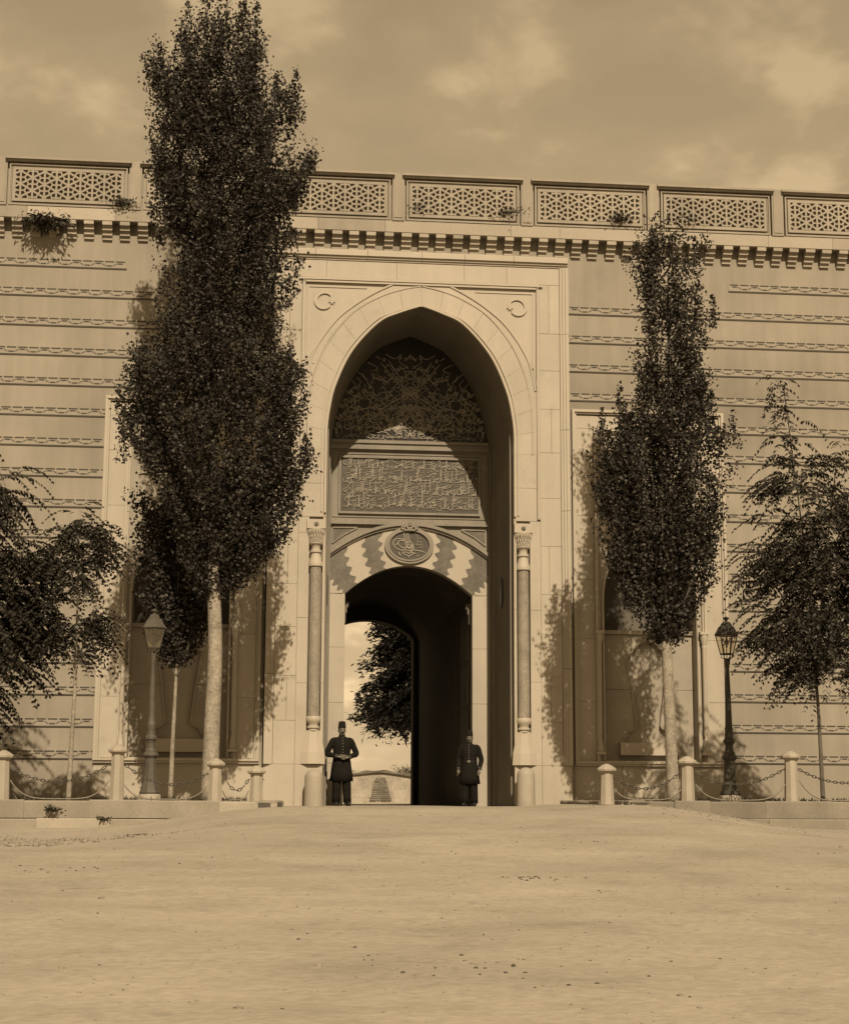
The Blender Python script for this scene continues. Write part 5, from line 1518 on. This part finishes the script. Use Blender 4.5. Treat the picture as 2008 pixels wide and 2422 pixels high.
def guard(label, loc, rz, H, arms, stance, collar_open=False):
    k = H / 1.70
    t = thing('person', label, 'person', loc, rz)
    t.scale = (k, k, k)
    b = MB()
    # continuous body: legs, trunk, neck, head, arms, hands
    for s in (-1, 1):
        fx, fy = stance[0 if s < 0 else 1]
        b.tube([(s * 0.085, 0.0, 0.92), (s * 0.09 + fx * 0.4, fy * 0.4 - 0.01, 0.5), (s * 0.09 + fx, fy + 0.01, 0.08)], [0.088, 0.062, 0.042], seg=12)
        b.tube([(s * 0.09 + fx, fy + 0.04, 0.045), (s * 0.10 + fx * 1.05, fy - 0.06, 0.045), (s * 0.11 + fx * 1.1, fy - 0.16, 0.035)], [0.042, 0.045, 0.032], seg=10)
    ring_loft(b, [(0, 0, 0.84, 0.15, 0.105), (0, 0, 0.95, 0.165, 0.115), (0, 0, 1.06, 0.15, 0.10), (0, 0, 1.22, 0.17, 0.105), (0, 0, 1.35, 0.185, 0.105), (0, 0, 1.425, 0.15, 0.085), (0, 0, 1.455, 0.07, 0.065)], 20)
    b.tube([(0, 0.005, 1.43), (0, -0.002, 1.53)], [0.062, 0.055], seg=14)
    # head with jaw, nose, ears
    ring_loft(b, [(0, -0.02, 1.482, 0.030, 0.035), (0, -0.018, 1.50, 0.050, 0.060), (0, -0.010, 1.53, 0.062, 0.080), (0, -0.003, 1.57, 0.070, 0.090), (0, 0.0, 1.61, 0.074, 0.094), (0, 0.002, 1.65, 0.072, 0.092), (0, 0.004, 1.69, 0.055, 0.070), (0, 0.004, 1.705, 0.02, 0.03)], 20)
    b.tube([(0, -0.088, 1.607), (0, -0.103, 1.575), (0, -0.092, 1.557)], [0.009, 0.014, 0.009], seg=8)
    for s in (-1, 1):
        b.tube([(s * 0.072, 0.012, 1.605), (s * 0.082, 0.018, 1.585), (s * 0.073, 0.01, 1.56)], [0.009, 0.013, 0.008], seg=7)
        sh, el, wr, pd, th = arms[0 if s < 0 else 1]
        b.tube([(s * 0.10, 0, 1.385), sh, el, wr], [0.055, 0.055, 0.042, 0.028], seg=12)
        hand_parts(b, wr, el, pd, th)
    body = b.build('body', SKIN, t, smooth='all')
    rm = body.modifiers.new('skin', 'REMESH'); rm.mode = 'VOXEL'; rm.voxel_size = 0.0065; rm.use_smooth_shade = True
    sm = body.modifiers.new('soften', 'SMOOTH'); sm.factor = 0.5; sm.iterations = 2
    # face details
    f = MB()
    for s in (-1, 1):
        f.tube([(s * 0.018, -0.094, 1.612), (s * 0.032, -0.092, 1.616), (s * 0.048, -0.082, 1.610)], [0.004, 0.005, 0.003], seg=5)
        f.revolve([(0.001, -0.007), (0.007, 0.0), (0.001, 0.007)], c=(s * 0.030, -0.0875, 1.596), seg=8)
        f.tube([(0.0, -0.100, 1.549), (s * 0.022, -0.096, 1.545), (s * 0.046, -0.078, 1.536)], [0.008, 0.009, 0.003], seg=6)
    f.tube([(-0.018, -0.088, 1.528), (0.0, -0.092, 1.527), (0.018, -0.088, 1.528)], 0.0035, seg=5)
    f.build('brows_and_moustache', HAIRM, t)
    hb = MB(); ring_loft(hb, [(0, 0.028, 1.55, 0.072, 0.072), (0, 0.02, 1.60, 0.079, 0.084), (0, 0.012, 1.66, 0.078, 0.088)], 18); hb.build('hair', HAIRM, t, smooth='all')
    fz = MB(); fz.revolve([(0.092, 1.638), (0.090, 1.66), (0.080, 1.74), (0.074, 1.775), (0.068, 1.783)], c=(0, 0.004, 0), seg=22, sx=0.93, sy=1.08)
    fzo = fz.build('fez', FEZ, t, smooth=True)
    MB().tube([(0, 0.0, 1.785), (0.02, 0.04, 1.79), (0.03, 0.085, 1.76), (0.03, 0.095, 1.66)], [0.006, 0.006, 0.007, 0.014], seg=6).build('tassel', HAIRM, fzo)
    # trousers
    tr = MB()
    for s in (-1, 1):
        fx, fy = stance[0 if s < 0 else 1]
        tr.tube([(s * 0.088, 0.0, 0.95), (s * 0.092, 0.0, 0.82), (s * 0.092 + fx * 0.45, fy * 0.4 - 0.012, 0.5), (s * 0.093 + fx * 0.9, fy * 0.9, 0.2), (s * 0.094 + fx, fy, 0.07)], [0.10, 0.108, 0.095, 0.088, 0.090], seg=16)
    tr.build('trousers', TROUSER, t, smooth='all')
    for s in (-1, 1):
        fx, fy = stance[0 if s < 0 else 1]
        bo = MB()
        bo.tube([(s * 0.093 + fx, fy + 0.065, 0.04), (s * 0.095 + fx, fy + 0.03, 0.055), (s * 0.10 + fx * 1.05, fy - 0.06, 0.052), (s * 0.11 + fx * 1.1, fy - 0.15, 0.038), (s * 0.115 + fx * 1.1, fy - 0.19, 0.03)], [0.035, 0.056, 0.055, 0.046, 0.022], seg=12)
        bo.tube([(s * 0.093 + fx, fy + 0.02, 0.03), (s * 0.093 + fx, fy + 0.015, 0.14)], [0.055, 0.058], seg=12)
        bo.build('boot', BOOT, t, smooth='all')
    # long tunic coat, flared below the waist
    co = MB()
    co_r = [(0, 0.005, 0.52, 0.245, 0.172), (0, 0.005, 0.70, 0.225, 0.160), (0, 0.003, 0.88, 0.203, 0.146), (0, 0, 1.00, 0.186, 0.132), (0, 0, 1.05, 0.180, 0.127), (0, 0, 1.12, 0.186, 0.130), (0, -0.004, 1.24, 0.202, 0.138), (0, 0, 1.34, 0.212, 0.130), (0, 0, 1.405, 0.185, 0.112), (0, 0, 1.445, 0.115, 0.088), (0, 0.0, 1.465, 0.070, 0.070), (0, -0.003, 1.505, 0.066, 0.067)]
    ring_loft(co, co_r, 32)
    # folds in the skirt
    for i, v in enumerate(co.v):
        if v[2] < 1.0:
            a = math.atan2(v[1], v[0]); q = 1 + 0.05 * (1.0 - v[2]) / 0.4 * math.sin(9 * a + 0.6)
            co.v[i] = (v[0] * q, v[1] * q, v[2])
    coat = co.build('coat', CLOTH, t, smooth='all')
    for s in (-1, 1):
        sh, el, wr, pd, th = arms[0 if s < 0 else 1]
        sl = MB()
        P = catmull([(s * 0.12, 0, 1.39), (sh[0] * 0.97, sh[1], sh[2] - 0.01), tuple((Vector(sh) + Vector(el)) / 2), el, tuple((Vector(el) + Vector(wr)) / 2), wr], 4)
        n = len(P)
        rr = [0.060, 0.070, 0.066, 0.062, 0.054, 0.046]
        R_ = [np.interp(i / (n - 1) * 5, range(6), rr) for i in range(n)]
        sl.tube(P, R_, seg=16); so = sl.build('sleeve', CLOTH, coat, smooth='all')
        a = Vector(wr); d = (Vector(wr) - Vector(el)).normalized()
        MB().tube([a - d * 0.03, a - d * 0.008], 0.0505, seg=14).build('cuff', CUFFM, coat)
    for i in range(7):
        z = 1.43 - i * 0.062
        y = -np.interp(z, [0.88, 1.0, 1.05, 1.12, 1.24, 1.34, 1.405, 1.445], [0.146, 0.132, 0.127, 0.130, 0.142, 0.130, 0.112, 0.09])
        o = MB().revolve([(0.011, -0.003), (0.011, 0.003), (0.005, 0.007)], seg=10).build('button', BRASS, coat, loc=(0.0, y - 0.004, z)); o.rotation_euler = (math.pi / 2, 0, 0)
    be = MB(); ring_loft(be, [(0, 0, 1.025, 0.187, 0.134), (0, 0, 1.07, 0.186, 0.133)], 32); belt = be.build('belt', BOOT, coat)
    MB().box(-0.03, 0.03, -0.145, -0.13, 1.022, 1.072).build('buckle', BRASS, belt)
    return t
gz = ground_z(0, 1.2)
guard('taller guard in fez and dark frock coat, hands clasped, at the left jamb', (-1.55, 1.15, gz), rad(6), 1.735,
      [((-0.20, 0.0, 1.37), (-0.315, 0.02, 1.10), (-0.115, -0.175, 1.03), (0.93, -0.25, -0.18), (0, -0.2, 1)), ((0.20, 0.0, 1.37), (0.315, 0.02, 1.10), (0.12, -0.17, 1.015), (-0.93, -0.3, -0.15), (0, -0.2, 1))],
      [(-0.02, -0.01), (0.03, -0.03)])
guard('shorter guard in fez and dark coat, arms at his sides, at the right jamb', (1.33, 1.72, gz), rad(-14), 1.60,
      [((-0.20, 0.0, 1.37), (-0.27, 0.02, 1.09), (-0.255, -0.075, 0.86), (0.05, -0.25, -0.97), (0.3, -1, -0.1)), ((0.20, 0.0, 1.37), (0.275, 0.035, 1.09), (0.245, -0.07, 0.86), (-0.05, -0.3, -0.95), (-0.3, -1, -0.1))],
      [(-0.015, -0.03), (0.02, 0.02)])
